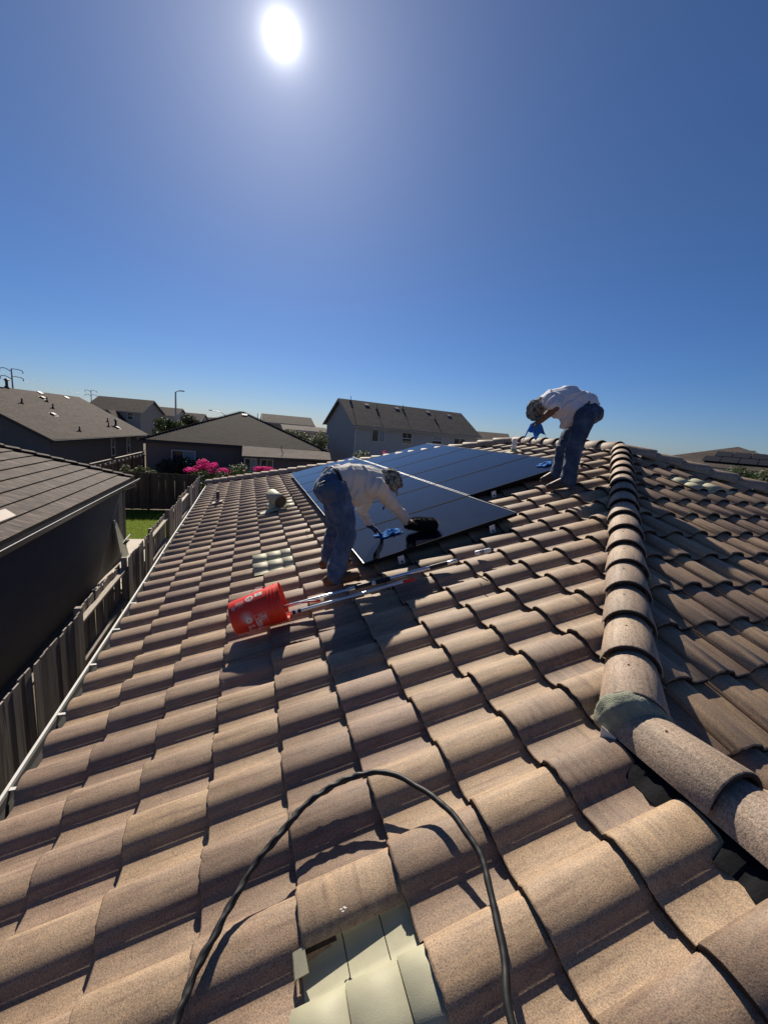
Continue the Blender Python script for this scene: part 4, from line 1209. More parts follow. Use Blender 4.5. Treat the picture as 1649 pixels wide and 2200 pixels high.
# ------------------------------------------------------------------ red bucket lying on its side
def bucket():
    B0, B1 = V(-.072, 3.075, 3.277), V(.292, 3.050, 3.412)
    t = thing('bucket', 'red plastic bucket lying on its side with poles in its mouth', 'bucket', B0)
    ax = (B1 - B0); L = ax.length; ax.normalize()
    # y faces the camera and up, x completes the frame
    y = V(0, -0.62, 0.78); y = (y - ax * y.dot(ax)).normalized(); x = ax.cross(y)
    def pt(a, th, r): return B0 + ax * a + (y * math.cos(th) + x * math.sin(th)) * r
    prof = [(0.0, 0.0), (0.0, 0.120), (0.004, 0.127), (0.012, 0.130), (0.29, 0.1455), (0.292, 0.152), (0.298, 0.152), (0.300, 0.1465), (0.318, 0.1470), (0.320, 0.155), (0.326, 0.155), (0.328, 0.148),
            (0.342, 0.1485), (0.344, 0.157), (0.350, 0.157), (0.352, 0.149), (L - 0.012, 0.150), (L - 0.010, 0.157), (L - 0.002, 0.157), (L, 0.154), (L, 0.1475), (L - 0.02, 0.146), (0.05, 0.131), (0.012, 0.124), (0.008, 0.0)]
    bm = bmesh.new(); S = 64
    rings = []
    for (a, r) in prof:
        rings.append([bm.verts.new(pt(a, math.tau * k / S, max(r, 1e-4))) for k in range(S)])
    for p, q in zip(rings, rings[1:]):
        for k in range(S): bm.faces.new((p[k], p[(k + 1) % S], q[(k + 1) % S], q[k]))
    bmesh.ops.remove_doubles(bm, verts=bm.verts, dist=0.0003)
    o = bm_obj('pail', bm, M['redplastic'], None, False)
    frame(o, t)
    o.data.polygons.foreach_set('use_smooth', [True] * len(o.data.polygons))
    es = o.modifiers.new('es', 'EDGE_SPLIT'); es.split_angle = R(32)
    rad = lambda a: 0.130 + (0.1455 - 0.130) * min(max(a, 0), 0.29) / 0.29 + 0.0012
    # printing: (a along the axis, s round the girth measured from the camera-facing line)
    def wrap(bm, a, s): return pt(a, s / rad(a), rad(a))
    def patch(name, quads, mat):
        bm = bmesh.new()
        for (a0, a1, s0, s1) in quads:
            n = 6
            rows = [[bm.verts.new(wrap(bm, a, s0 + (s1 - s0) * i / n)) for i in range(n + 1)] for a in (a0, a1)]
            for i in range(n): bm.faces.new((rows[0][i], rows[0][i + 1], rows[1][i + 1], rows[1][i]))
        frame(bm_obj(name, bm, mat), t)
    # halftone dots fading from a bright centre
    bm = bmesh.new()
    for i in range(-9, 10):
        for j in range(-9, 10):
            a, s = 0.105 + i * 0.0078, 0.078 + j * 0.0078 + (i % 2) * 0.0039
            d = math.hypot((a - 0.118) / 0.062, (s - 0.090) / 0.066)
            r = 0.0041 * (1.12 - d)
            if d > 1 or r < 0.0008: continue
            c = bm.verts.new(wrap(bm, a, s)); ring = [bm.verts.new(wrap(bm, a + r * math.cos(k), s + r * math.sin(k))) for k in (0, 1.05, 2.1, 3.14, 4.19, 5.24)]
            for k in range(6): bm.faces.new((c, ring[k], ring[(k + 1) % 6]))
    for k in range(26):
        a0, a1 = math.tau * k / 26, math.tau * (k + 1) / 26
        f = lambda r, w: wrap(bm, 0.128 + r * math.cos(w), 0.113 + r * math.sin(w))
        bm.faces.new([bm.verts.new(p) for p in (f(0.009, a0), f(0.024, a0), f(0.024, a1), f(0.009, a1))])
    frame(bm_obj('dot_print', bm, M['print']), t)
    def lettering(txt, a, s, size, rot=0.0, name='lettering', mat=None):
        cu = bpy.data.curves.new('txt', 'FONT'); cu.body = txt; cu.size = size; cu.align_x = 'CENTER'; cu.align_y = 'CENTER'; cu.offset = size * 0.018
        ob = bpy.data.objects.new('txt', cu); COL.objects.link(ob)
        dg = bpy.context.evaluated_depsgraph_get(); dg.update()
        me = bpy.data.meshes.new_from_object(ob.evaluated_get(dg)); bpy.data.objects.remove(ob)
        bm = bmesh.new(); bm.from_mesh(me); bpy.data.meshes.remove(me)
        for v in bm.verts:
            px, py = v.co.x * math.cos(rot) - v.co.y * math.sin(rot), v.co.x * math.sin(rot) + v.co.y * math.cos(rot)
            v.co = wrap(bm, a + px, s - py)
        frame(bm_obj(name, bm, mat or M['print']), t)
    lettering('THE', 0.215, 0.106, 0.017, 0.12)
    lettering('HOME', 0.215, 0.125, 0.030, 0.12)
    lettering('DEPOT', 0.215, 0.148, 0.026, 0.12)
    w = 0.0016
    patch('logo_box', [(0.172, 0.258, 0.092, 0.092 + w), (0.172, 0.258, 0.170, 0.170 + w), (0.172, 0.172 + w, 0.092, 0.170), (0.258 - w, 0.258, 0.092, 0.170)], M['print'])
    # big block letters running round the pail, mostly out of sight
    lettering("LET'S", 0.126, 0.225, 0.062, 1.45)
    lettering('DO THIS', 0.182, 0.250, 0.056, 1.45)
    # warning label and small white square on the upper side
    patch('warning_label', [(0.205, 0.262, -0.085, -0.047)], M['print'])
    patch('label_mark', [(0.226, 0.232, -0.083, -0.051), (0.240, 0.244, -0.079, -0.055)], M['darkprint'])
    bm = bmesh.new()
    for k in range(20):
        a0, a1 = math.tau * k / 20, math.tau * (k + 1) / 20
        f = lambda r, q: wrap(bm, 0.165 + r * math.cos(q), -0.053 + r * 0.9 * math.sin(q))
        bm.faces.new([bm.verts.new(p) for p in (f(0.018, a0), f(0.031, a0), f(0.031, a1), f(0.018, a1))])
    for (a, s, r) in ((0.158, -0.061, 0.006), (0.162, -0.043, 0.009), (0.178, -0.051, 0.005)):
        c = bm.verts.new(wrap(bm, a, s)); ring = [bm.verts.new(wrap(bm, a + r * math.cos(q), s + r * math.sin(q))) for q in (0, 1.05, 2.1, 3.14, 4.19, 5.24)]
        for k in range(6): bm.faces.new((c, ring[k], ring[(k + 1) % 6]))
    frame(bm_obj('warning_print', bm, M['print']), t)
    patch('fine_print', [(0.060 + i * 0.006, 0.062 + i * 0.006, -0.058, -0.022 + 0.012 * (i % 3)) for i in range(10)], M['print'])
    patch('white_square', [(0.030, 0.052, -0.022, 0.0)], M['print'])
    patch('square_mark', [(0.035, 0.047, -0.017, -0.005)], M['darkprint'])
    # wire bail and its lug
    bm = bmesh.new()
    bmesh.ops.create_cone(bm, cap_ends=True, segments=14, radius1=0.013, radius2=0.011, depth=0.012, matrix=Matrix.Translation(pt(0.272, -1.20, 0.150)) @ (y * math.cos(-1.2) + x * math.sin(-1.2)).to_track_quat('Z', 'Y').to_matrix().to_4x4())
    frame(bm_obj('bail_lug', bm, M['redplastic']), t)
    bm = bmesh.new()
    path = [pt(0.272, -1.20, 0.158), pt(0.235, -1.30, 0.165), pt(0.19, -1.50, 0.178), pt(0.15, -1.80, 0.184), pt(0.13, -2.2, 0.180), pt(0.14, -2.7, 0.165), pt(0.20, -3.2, 0.160), pt(0.272, -3.6, 0.158)]
    tube(bm, spline(path, 8), 0.0022, 6)
    frame(bm_obj('bail', bm, M['steel'], None, True), t)
    bm = bmesh.new()
    sp = spline(path, 8)
    tube(bm, sp[2:14], 0.0052, 8)
    frame(bm_obj('bail_grip', bm, M['white'], None, True), t)
    return t
bucket()

def seg_pole(label, a, b, parts):
    """telescopic pole from a to b; parts: (t0, t1, radius, material key, name)"""
    a, b = Vector(a), Vector(b)
    t = thing('telescopic_pole', label, 'pole', (a + b) / 2, 'poles leaning out of the bucket')
    for (t0, t1, r, mk, nm) in parts:
        bm = bmesh.new(); p, q = a.lerp(b, t0), a.lerp(b, t1); d = (q - p).normalized()
        tube(bm, [p, p + d * 0.002, q - d * 0.002, q], [r * 0.9, r, r, r * 0.9], 18)
        o = bm_obj(nm, bm, M[mk], None, True); frame(o, t)
        es = o.modifiers.new('es', 'EDGE_SPLIT'); es.split_angle = R(40)
    return t
seg_pole('longer aluminium pole with black grips lying from the bucket toward the panel', V(.130, 3.135, 3.285), V(1.700, 2.965, 3.745),
         [(0.0, 0.48, 0.0135, 'alu', 'lower_tube'), (0.46, 0.545, 0.0195, 'blackrub', 'clamp'), (0.545, 0.565, 0.0165, 'white', 'collar'), (0.565, 0.640, 0.0205, 'blackrub', 'clamp'), (0.635, 0.850, 0.0165, 'alu', 'upper_tube'),
          (0.850, 0.945, 0.0190, 'blackrub', 'grip'), (0.945, 1.0, 0.0155, 'alu', 'tip')])
seg_pole('shorter aluminium pole with a red tip lying beside the longer pole', V(.140, 3.020, 3.275), V(1.320, 2.905, 3.620),
         [(0.0, 0.905, 0.0125, 'alu', 'tube'), (0.905, 0.985, 0.0140, 'redplastic', 'red_sleeve'), (0.18, 0.20, 0.016, 'glove', 'blue_collar'), (0.215, 0.235, 0.016, 'glove', 'blue_collar')])
# red loop-handled brush lying on the poles at the bucket mouth
def brush():
    pts = [V(.372, 3.120, 3.352), V(.42, 3.10, 3.372), V(.50, 3.075, 3.388), V(.575, 3.06, 3.398)]
    t = thing('scrub_brush', 'red and white scraper handle beside the mouth of the bucket', 'brush', pts[0])
    bm = bmesh.new(); tube(bm, spline(pts, 6), [0.007] * 8 + [0.009] * 6 + [0.010] * 5, 10)
    frame(bm_obj('handle', bm, M['redplastic'], None, True), t)
    bm = bmesh.new()
    c = V(.355, 3.126, 3.345); ring = [c + V(math.cos(k * math.tau / 14) * 0.018, math.sin(k * math.tau / 14) * 0.018, math.cos(k * math.tau / 14) * 0.006) for k in range(14)]
    tube(bm, ring + [ring[0]], 0.006, 8)
    frame(bm_obj('hanging_loop', bm, M['redplastic'], None, True), t)
    bm = bmesh.new(); q = [p + V(0, -.003, .007) for p in spline(pts, 6)[2:16]]; tube(bm, q, 0.0045, 8)
    frame(bm_obj('white_inlay', bm, M['white'], None, True), t)
brush()
def marker():
    a, b = V(1.880, 2.985, 3.800), V(2.005, 2.945, 3.842)
    t = thing('spray_bottle', 'small white bottle lying on the tiles right of the front panel', 'bottle', a)
    d = (b - a).normalized(); bm = bmesh.new(); tube(bm, [a, a + d * .004, b - d * .012, b], [0.017, 0.019, 0.019, 0.012], 16)
    frame(bm_obj('bottle_body', bm, M['white'], None, True), t)
    bm = bmesh.new(); tube(bm, [b, b + d * .022], 0.0095, 12); frame(bm_obj('bottle_cap', bm, M['glove'], None, True), t)
    bm = bmesh.new(); tube(bm, [a + d * .04, a + d * .075], 0.0195, 16); frame(bm_obj('bottle_label', bm, M['blind'], None, True), t)
marker()

# ------------------------------------------------------------------ black cable looped over the near tiles
def cable():
    P = [roofpt(.62, .93, .052), roofpt(.86, .985, .052), roofpt(1.03, 1.06, .056), roofpt(1.195, 1.18, .062), roofpt(1.312, 1.335, .070), roofpt(1.390, 1.50, .076), roofpt(1.402, 1.665, .080),
         roofpt(1.330, 1.80, .080), roofpt(1.175, 1.905, .074), roofpt(1.025, 1.955, .066), roofpt(.88, 1.955, .056), roofpt(.70, 1.895, .050), roofpt(.55, 1.835, .050), roofpt(.30, 1.75, .050), roofpt(.0, 1.70, .05), roofpt(-.6, 1.6, .05)]
    sp = [p + Vector((noise.noise(p * 9), noise.noise(p * 9 + V(4, 1, 7)), 0.5 * noise.noise(p * 9 + V(8, 3, 1)))) * 0.009 for p in spline(P, 28)]
    bm = bmesh.new(); seg = 18
    x = None; rings = []; s = 0.0
    for i, p in enumerate(sp):
        d = (sp[min(i + 1, len(sp) - 1)] - sp[max(i - 1, 0)]).normalized()
        if i: s += (p - sp[i - 1]).length
        if x is None: x, y = ortho(d)
        else: x = (x - d * x.dot(d)).normalized(); y = d.cross(x)
        ring = []
        fade = min(1.0, max(0.0, (1.32 - s) * 6))
        for k in range(seg):
            a = math.tau * k / seg
            # two cores twisted together, pulled tight under a wrap
            r = 0.0118 + fade * (0.0014 * math.cos(2 * (a - s * 48)) + 0.0009 * math.cos(3 * a + s * 70) + 0.0016 * noise.noise(p * 75)) - (1 - fade) * 0.001 + 0.0012 * noise.noise(p * 40)
            ring.append(bm.verts.new(p + (x * math.cos(a) + y * math.sin(a)) * r))
        rings.append(ring)
    for a, b in zip(rings, rings[1:]):
        for k in range(seg): bm.faces.new((a[k], a[(k + 1) % seg], b[(k + 1) % seg], b[k]))
    bm.faces.new(rings[0][::-1]); bm.faces.new(rings[-1])
    return tag(bm_obj('cable', bm, M['blackrub'], None, True), 'thick black twisted cable arching over the nearest tiles', 'cable')
cable()

# ------------------------------------------------------------------ neighbouring buildings
def roof_face(name, pts, mat, parent, th=0.09):
    """roof plane: top polygon with UVs in metres (first edge = eave) and a thickness below"""
    P = [Vector(p) for p in pts]
    e = (P[1] - P[0]).normalized(); nrm = (P[1] - P[0]).cross(P[2] - P[1]).normalized()
    if nrm.z < 0: nrm = -nrm
    v = nrm.cross(e)
    if v.z < 0: v = -v
    bm = bmesh.new(); uv = bm.loops.layers.uv.new('UVMap')
    a = [bm.verts.new(p) for p in P]; b = [bm.verts.new(p - Vector((0, 0, th))) for p in P]
    n = len(P)
    fs = [bm.faces.new(a), bm.faces.new(b[::-1])] + [bm.faces.new((a[i], b[i], b[(i + 1) % n], a[(i + 1) % n])) for i in range(n)]
    bmesh.ops.recalc_face_normals(bm, faces=bm.faces)
    for f in bm.faces:
        for l in f.loops:
            d = l.vert.co - P[0]; l[uv].uv = (d.dot(e), d.dot(v))
    return bm_obj(name, bm, mat, parent, recalc=False)

def window(parent, c, w, h, nx, ny, style='slide', blind=0.0):
    """window on a wall: c centre of the wall opening, (nx, ny) outward normal"""
    n = Vector((nx, ny, 0)).normalized(); u = Vector((0, 0, 1)).cross(n); c = Vector(c)
    rot = Matrix((u, n, Vector((0, 0, 1)))).transposed()
    bm = bmesh.new(); f = 0.07
    for s in (-1, 1):
        bx(bm, c + u * s * (w / 2 - f / 2) + n * 0.03, (f, 0.07, h), rot)
        bx(bm, c + Vector((0, 0, s * (h / 2 - f / 2))) + n * 0.03, (w - 2 * f, 0.07, f), rot)
    o = bm_obj('window', bm, M['winframe'], parent)
    bm = bmesh.new()
    if style == 'slide': bx(bm, c + n * 0.035, (0.06, 0.05, h - 2 * f), rot)
    else:
        bx(bm, c + n * 0.035, (w - 2 * f, 0.05, 0.06), rot)
        for k in (-1, 1): pass
        bx(bm, c + n * 0.03 + Vector((0, 0, h / 4)), (0.03, 0.03, h / 2 - f), rot)
    bm_obj('mullion', bm, M['winframe'], o)
    for k in (-1, 1):
        bm = bmesh.new()
        if style == 'slide': bx(bm, c + u * k * w / 4 + n * 0.012, (w / 2 - f - 0.03, 0.012, h - 2 * f), rot)
        else: bx(bm, c + Vector((0, 0, k * h / 4)) + n * 0.012, (w - 2 * f, 0.012, h / 2 - f - 0.03), rot)
        bm_obj('pane', bm, M['blind'] if (k > 0 and blind) else M['glass'], o)
    return o

def stub(parent, p, kind, slope=0.0):
    bm = bmesh.new(); p = Vector(p); rt = Matrix.Rotation(math.atan(slope), 3, 'X')
    if kind == 'pipe':
        tube(bm, [p - V(0, 0, .1), p + V(0, 0, .34)], 0.05, 10); tube(bm, [p - V(0, 0, .03), p + V(0, 0, .10)], [0.14, 0.06], 10)
        bm_obj('roof_pipe', bm, M['ventmetal'], parent)
    elif kind == 'tall':
        tube(bm, [p - V(0, 0, .1), p + V(0, 0, .55)], 0.09, 12); tube(bm, [p + V(0, 0, .5), p + V(0, 0, .56), p + V(0, 0, .66)], [0.16, 0.18, 0.05], 12); tube(bm, [p - V(0, 0, .03), p + V(0, 0, .12)], [0.2, 0.1], 12)
        bm_obj('roof_flue', bm, M['ventmetal'], parent)
    elif kind == 'thin':
        tube(bm, [p - V(0, 0, .1), p + V(0, 0, .5)], 0.03, 8); bx(bm, p + V(0, 0, .03), (0.25, 0.25, 0.03))
        bm_obj('roof_pipe', bm, M['ventmetal'], parent)
    elif kind == 'pale':
        bx(bm, p + V(0, 0, .02), (0.50, 0.36, 0.05), rt, 0.01)
        bm_obj('roof_louvre', bm, M['ventpale'], parent)
    else:
        bx(bm, p + V(0, 0, .05), (0.44, 0.34, 0.11), rt, 0.03); bx(bm, p + V(0, 0, .01), (0.56, 0.48, 0.02), rt)
        bm_obj('roof_louvre', bm, M['ventpale'] if kind == 'pale' else M['ventmetal'], parent)

# ---- dark flat-tiled house just beyond the side fence
def neighbour():
    t = thing('tiled_house', 'charcoal house with flat dark roof tiles and gutter beyond the side fence', 'house', (-3.8, 8, 0))
    F = lambda o: frame(o, t)
    wx, wy = -3.80, 15.05
    bm = bmesh.new(); prism(bm, [V(-13, -6, 0), V(wx, -6, 0), V(wx, wy, 0), V(-13, wy, 0)], (0, 0, 2.50)); F(bm_obj('wall', bm, M['w_dark']))
    ex, ey, ez, sl = -3.55, 15.30, 2.615, 0.417
    n = Vector((-sl, 0, 1)).normalized()
    bm = bmesh.new()
    hw = 4.4
    pk = (ex - hw, ey - hw, ez + hw * sl)
    bm.faces.new([bm.verts.new(Vector(p) - V(0, 0, .05)) for p in ((ex, -6, ez), (ex, ey, ez), pk, (pk[0], -6, pk[2]))])
    bm.faces.new([bm.verts.new(Vector(p) - V(0, 0, .05)) for p in ((ex, ey, ez), (ex - 2 * hw, ey, ez), pk)])
    bm.faces.new([bm.verts.new(Vector(p) - V(0, 0, .05)) for p in ((ex - 2 * hw, -6, ez), (ex - 2 * hw, ey, ez), pk, (pk[0], -6, pk[2]))])
    F(bm_obj('roof_deck', bm, M['deck']))
    # courses of flat tile, each overlapping the one below, cut on the hip
    dx = 0.302; k = 0
    while k * dx < hw - 0.1:
        x0, x1 = ex - k * dx + 0.02, ex - (k + 1) * dx - 0.06
        rnd = random.Random(k)
        bm = bmesh.new()
        ny = 40
        y_end0, y_end1 = ey - k * dx + 0.0, ey - (k + 1) * dx - 0.06
        rows = []
        for (x, dz, ye) in ((x0, -0.028, y_end0), (x0, 0.044, y_end0), (x1, 0.004, y_end1)):
            row = []
            for i in range(ny + 1):
                y = -6 + (ye + 6) * i / ny
                zz = ez + (ex - x) * sl + dz + 0.004 * noise.noise(V(i * 0.7, k * 3.1, 0))
                row.append(bm.verts.new((x + 0.010 * noise.noise(V(i * 0.9, k * 5.3, 2)), y, zz)))
            rows.append(row)
        for r_, (a, b) in enumerate(zip(rows, rows[1:])):
            for i in range(ny): bm.faces.new((a[i], a[i + 1], b[i + 1], b[i])).material_index = 1 - r_  # dark nose faces put the shade of the course steps into the colour
        o = F(bm_obj('tile_course', bm, M['ntile'])); o.data.materials.append(M['tile_edge'])
        k += 1
    # far slope courses, seen only from aside
    k = 0
    while k * dx < hw - 0.1:
        y0, y1 = ey - k * dx + 0.02, ey - (k + 1) * dx - 0.06
        bm = bmesh.new(); z0_, z1_ = ez + (ey - y0) * sl, ez + (ey - y1) * sl
        a0, a1 = ex - k * dx, ex - (k + 1) * dx - 0.06
        b0, b1 = ex - 2 * hw + k * dx, ex - 2 * hw + (k + 1) * dx
        for q in ([(a0, y0, z0_ + .03), (b0, y0, z0_ + .03), (b1, y1, z1_ + .004), (a1, y1, z1_ + .004)], [(a0, y0, z0_ - .028), (b0, y0, z0_ - .028), (b0, y0, z0_ + .03), (a0, y0, z0_ + .03)]):
            bm.faces.new([bm.verts.new(p) for p in q])
        F(bm_obj('tile_course', bm, M['ntile']))
        k += 1
    # flat V caps up the hip
    d = (Vector(pk) - V(ex, ey, ez)); Lh = d.length; d.normalize()
    for i in range(int(Lh / 0.34)):
        p = V(ex, ey, ez) + d * (i * 0.34 + 0.02); q = p + d * 0.40
        bm = bmesh.new()
        for sgn, side in ((1, V(0.70, 0.70, -0.20).cross(d)),): pass
        sA = V(0.155, 0.0, -0.02); sB = V(0.0, 0.155, -0.02)
        lift0, lift1 = V(0, 0, 0.100), V(0, 0, 0.070)
        for sd in (V(0.10, -0.10, -0.035), V(-0.10, 0.10, -0.035)):
            a = [p + lift0, q + lift1, q + lift1 + sd, p + lift0 + sd]
            prism(bm, a, (0, 0, -0.022))
        F(bm_obj('hip_cap', bm, M['ntile']))
    # gutter and downpipe
    g0, g1 = -6.0, ey + 0.22
    prof = [(ex + 0.02, ez - 0.04), (ex + 0.02, ez - 0.145), (ex + 0.10, ez - 0.145), (ex + 0.145, ez - 0.06), (ex + 0.150, ez - 0.030), (ex + 0.168, ez - 0.030), (ex + 0.168, ez - 0.050), (ex + 0.155, ez - 0.075), (ex + 0.11, ez - 0.158), (ex + 0.0, ez - 0.158)]
    F(extrude_y('gutter', prof, g0, g1, M['gutter2'], 12))
    F(extrude_y('gutter_lining', [(ex + 0.023, ez - 0.05), (ex + 0.023, ez - 0.141), (ex + 0.098, ez - 0.141), (ex + 0.143, ez - 0.058)], g0, g1 - 0.01, M['gutter_in'], 12))
    F(extrude_y('gutter_lip', [(ex + 0.149, ez - 0.0265), (ex + 0.169, ez - 0.0265)], g0, g1, M['gutter'], 12))
    bm = bmesh.new(); bx(bm, (ex - 0.02, 4.6, ez - 0.125), (0.04, 21.2, 0.16)); bx(bm, (ex - 0.14, 4.5, ez - 0.215), (0.28, 21.2, 0.02)); F(bm_obj('fascia_board', bm, M['darktrim']))
    bm = bmesh.new()
    tube(bm, spline([V(ex + .08, wy + .16, ez - .15), V(ex + .05, wy + .13, ez - .24), V(wx + .09, wy + .0, ez - .34), V(wx + .055, wy - .06, ez - .45), V(wx + .055, wy - .07, ez - .7)], 6) + [V(wx + .055, wy - .07, 0.25), V(wx + .10, wy - .07, 0.12)], 0.038, 10)
    F(bm_obj('downpipe', bm, M['pipe_grey'], None, True))
    # bare patch on the roof
    bm = bmesh.new()
    prism(bm, [V(ex - .30, 7.6, ez + .30 * sl + .045), V(ex - .29, 8.72, ez + .29 * sl + .045), V(ex - .50, 8.86, ez + .50 * sl + .042), V(ex - .56, 7.6, ez + .56 * sl + .042)], (0, 0, 0.006))
    F(bm_obj('roof_patch', bm, M['copper']))
M['gutter2'] = simple('gutter_dark_paint', (0.12, 0.11, 0.105), 0.45, 0.5, var=0.06)
M['pipe_grey'] = simple('downpipe_paint', (0.20, 0.185, 0.175), 0.6, 0.4, var=0.06)
neighbour()

# ---- pale board and rack leaning on the neighbour's wall
def leaning_board():
    t = thing('leaning_board', 'pale pointed board leaning on the charcoal wall behind the side fence', 'board', (-3.6, 14.1, 0))
    bm = bmesh.new()
    prism(bm, [V(-3.44, 13.55, 0.0), V(-3.44, 14.38, 0.0), V(-3.58, 14.30, 0.75), V(-3.735, 13.98, 1.50), V(-3.735, 13.86, 1.50), V(-3.58, 13.68, 0.75)], (-0.025, 0, 0))
    frame(bm_obj('board', bm, M['palepaint']), t)
    for i in range(3):
        bm = bmesh.new(); bx(bm, (-3.50 + i * 0.035, 14.02, 0.86 + i * 0.045), (0.035, 0.50, 0.028), Matrix.Rotation(0.08, 3, 'X'))
        frame(bm_obj('rack_slat', bm, M['palepaint']), t)
    bm = bmesh.new(); bx(bm, (-3.47, 14.02, 0.80), (0.05, 0.46, 0.04)); frame(bm_obj('rack_base', bm, M['darktrim']), t)
M['palepaint'] = simple('pale_grey_green_paint', (0.34, 0.34, 0.29), 0.6, 0.3, var=0.08)
leaning_board()
def junk():
    rnd = random.Random(11)
    for i, (x, y, z, s, lab) in enumerate(((-2.80, 12.4, 0.40, (0.5, 0.9, 0.8), 'pale storage box standing behind the side fence'), (-2.95, 13.4, 0.25, (0.5, 0.6, 0.5), 'low pale crate beside the storage box behind the side fence'))):
        t = thing('storage_box', lab, 'box', (x, y, 0))
        bm = bmesh.new(); bx(bm, (x, y, z), s, None, 0.03); frame(bm_obj('box_body', bm, M['palepaint']), t)
        bm = bmesh.new(); bx(bm, (x, y, z + s[2] / 2 + 0.025), (s[0] + 0.05, s[1] + 0.05, 0.045), None, 0.01); frame(bm_obj('lid', bm, M['palepaint']), t)
junk()

# ------------------------------------------------------------------ fences
def board_mesh(h, w, seed, mat):
    rnd = random.Random(seed); bm = bmesh.new(); c = 0.018
    top = h + rnd.uniform(-0.012, 0.012)
    pts = [V(-w / 2, 0, 0.03), V(w / 2, 0, 0.03), V(w / 2, 0, top - c * 1.4), V(w / 2 - c, 0, top), V(-w / 2 + c, 0, top), V(-w / 2, 0, top - c * 1.4)]
    prism(bm, pts, (0, 0.016, 0))
    me = bpy.data.meshes.new('board'); bmesh.ops.recalc_face_normals(bm, faces=bm.faces); bm.to_mesh(me); bm.free(); me.materials.append(mat)
    return me
BW = 0.1425
BOARDS = {}
def fence_boards(t, p0, d, n, h, mat, off, seed):
    key = (round(h, 2), mat.name)
    if key not in BOARDS: BOARDS[key] = [board_mesh(h, 0.1475, s, mat) for s in range(6)]
    d = Vector(d).normalized(); nrm = Vector((-d.y, d.x, 0)); rnd = random.Random(seed)
    for i in range(n):
        o = bpy.data.objects.new('board', BOARDS[key][rnd.randrange(6)]); link(o)
        o.location = Vector(p0) + d * ((i + 0.5) * (BW + 0.001)) + nrm * (off + rnd.uniform(-.003, .003)) + Vector((0, 0, rnd.uniform(-.012, .01)))
        o.rotation_euler = (rnd.gauss(0, 0.006), rnd.gauss(0, 0.007), math.atan2(d.y, d.x) + rnd.gauss(0, 0.008))
        frame(o, t)
def fence_rail(t, p0, p1, z, mat, w=0.040, h=0.088, nm='fence_rail'):
    p0, p1 = Vector(p0), Vector(p1); bm = bmesh.new(); d = (p1 - p0)
    bx(bm, (p0 + p1) / 2 + V(0, 0, z), (d.length, w, h), Matrix.Rotation(math.atan2(d.y, d.x), 3, 'Z'))
    frame(bm_obj(nm, bm, mat), t)
def fence_post(t, p, h, mat, s=0.09):
    bm = bmesh.new(); bx(bm, (p[0], p[1], h / 2), (s, s, h), None, 0.006); frame(bm_obj('post', bm, mat), t)

side = thing('wooden_fence', 'weathered grey board fence running along below the gutter', 'fence', (-2.3, 12, 0))
FX = -2.26; SEC = 2.40
ys = 2.0
k = 0
sections = [(1.0, 6.72, 'ours'), (6.72, 9.12, 'theirs'), (9.12, 11.52, 'ours'), (11.52, 13.92, 'theirs'), (13.92, 16.40, 'ours'), (16.40, 18.80, 'theirs'), (18.80, 22.70, 'ours')]
for i, (a, b, who) in enumerate(sections):
    nb = int((b - a) / (BW + 0.001))
    if who == 'ours': fence_boards(side, (FX, a, 0), (0, 1, 0), nb, 1.84, M['wood'], -0.016, i)
    else: fence_boards(side, (FX - 0.10, a, 0), (0, 1, 0), nb, 1.76, M['wood'], 0.0, i)
    m = M['wood_rail'] if who == 'theirs' else M['wood']  # paler wood paints sunlight onto the exposed top rails
    xr_ = FX - 0.055
    for z in ((1.60, 0.95, 0.30) if who == 'theirs' else (1.60, 0.30)):
        fence_rail(side, (xr_, a + 0.05, 0), (xr_, b - 0.05, 0), z, m if z > 1.5 else M['wood'], 0.086, 0.040)
    fence_post(side, (FX - 0.055, b), 1.86, M['wood'])
backf = thing('wooden_fence', 'dark brown board fence closing the far end of the yard', 'fence', (-8, 22.8, 0))
nb = int((-2.32 + 9.6) / (BW + 0.001))
fence_boards(backf, (-9.6, 22.80, 0), (1, 0, 0), nb, 1.86, M['wood_brown'], 0.0, 50)
for z in (0.45, 1.62): fence_rail(backf, (-9.6, 22.86, 0), (-2.32, 22.86, 0), z, M['wood_brown'])
fence_rail(backf, (-9.6, 22.78, 0), (-2.32, 22.78, 0), 0.15, M['wood_brown'], 0.03, 0.20, 'kickboard')
for x in (-9.6, -7.1, -4.62, -2.32): fence_post(backf, (x, 22.755), 1.92, M['wood_brown'])
midf = thing('wooden_fence', 'brown board fence hung with string lights between the two far houses', 'fence', (-7.6, 30, 0))
d = V(0.40, 9.0, 0).normalized(); p0 = V(-7.85, 24.0, 0)
fence_boards(midf, p0, d, 78, 1.86, M['wood_brown'], 0.0, 77)
for z in (0.5, 1.6): fence_rail(midf, p0 + V(.06, 0, 0), p0 + d * 11.2 + V(.06, 0, 0), z, M['wood_brown'])
for k in range(5): fence_post(midf, (p0 + d * (k * 2.7) + V(.08, 0, 0))[:2], 1.9, M['wood_brown'])
bm = bmesh.new(); fence_rail(midf, p0 + d * 1.2 + V(.02, 0, 0), p0 + d * 4.2 + V(.02, 0, 0), 1.88, M['wood_rail'], 0.10, 0.035, 'cap_board'); bm.free()
fence_rail(midf, p0 + d * 5.0 + V(.02, 0, 0), p0 + d * 10.6 + V(.02, 0, 0), 1.88, M['wood_rail'], 0.10, 0.035, 'cap_board')
sl_ = thing('string_lights', 'string of small pale bulbs along the brown fence', 'string lights', p0 + d * 6)
bm = bmesh.new(); pts = [p0 + d * (0.5 + i * 0.25) + V(.12, 0, 1.80 - 0.05 * abs(math.sin(i * math.pi / 4))) for i in range(42)]
tube(bm, pts, 0.006, 5); frame(bm_obj('wire', bm, M['blackrub']), sl_)
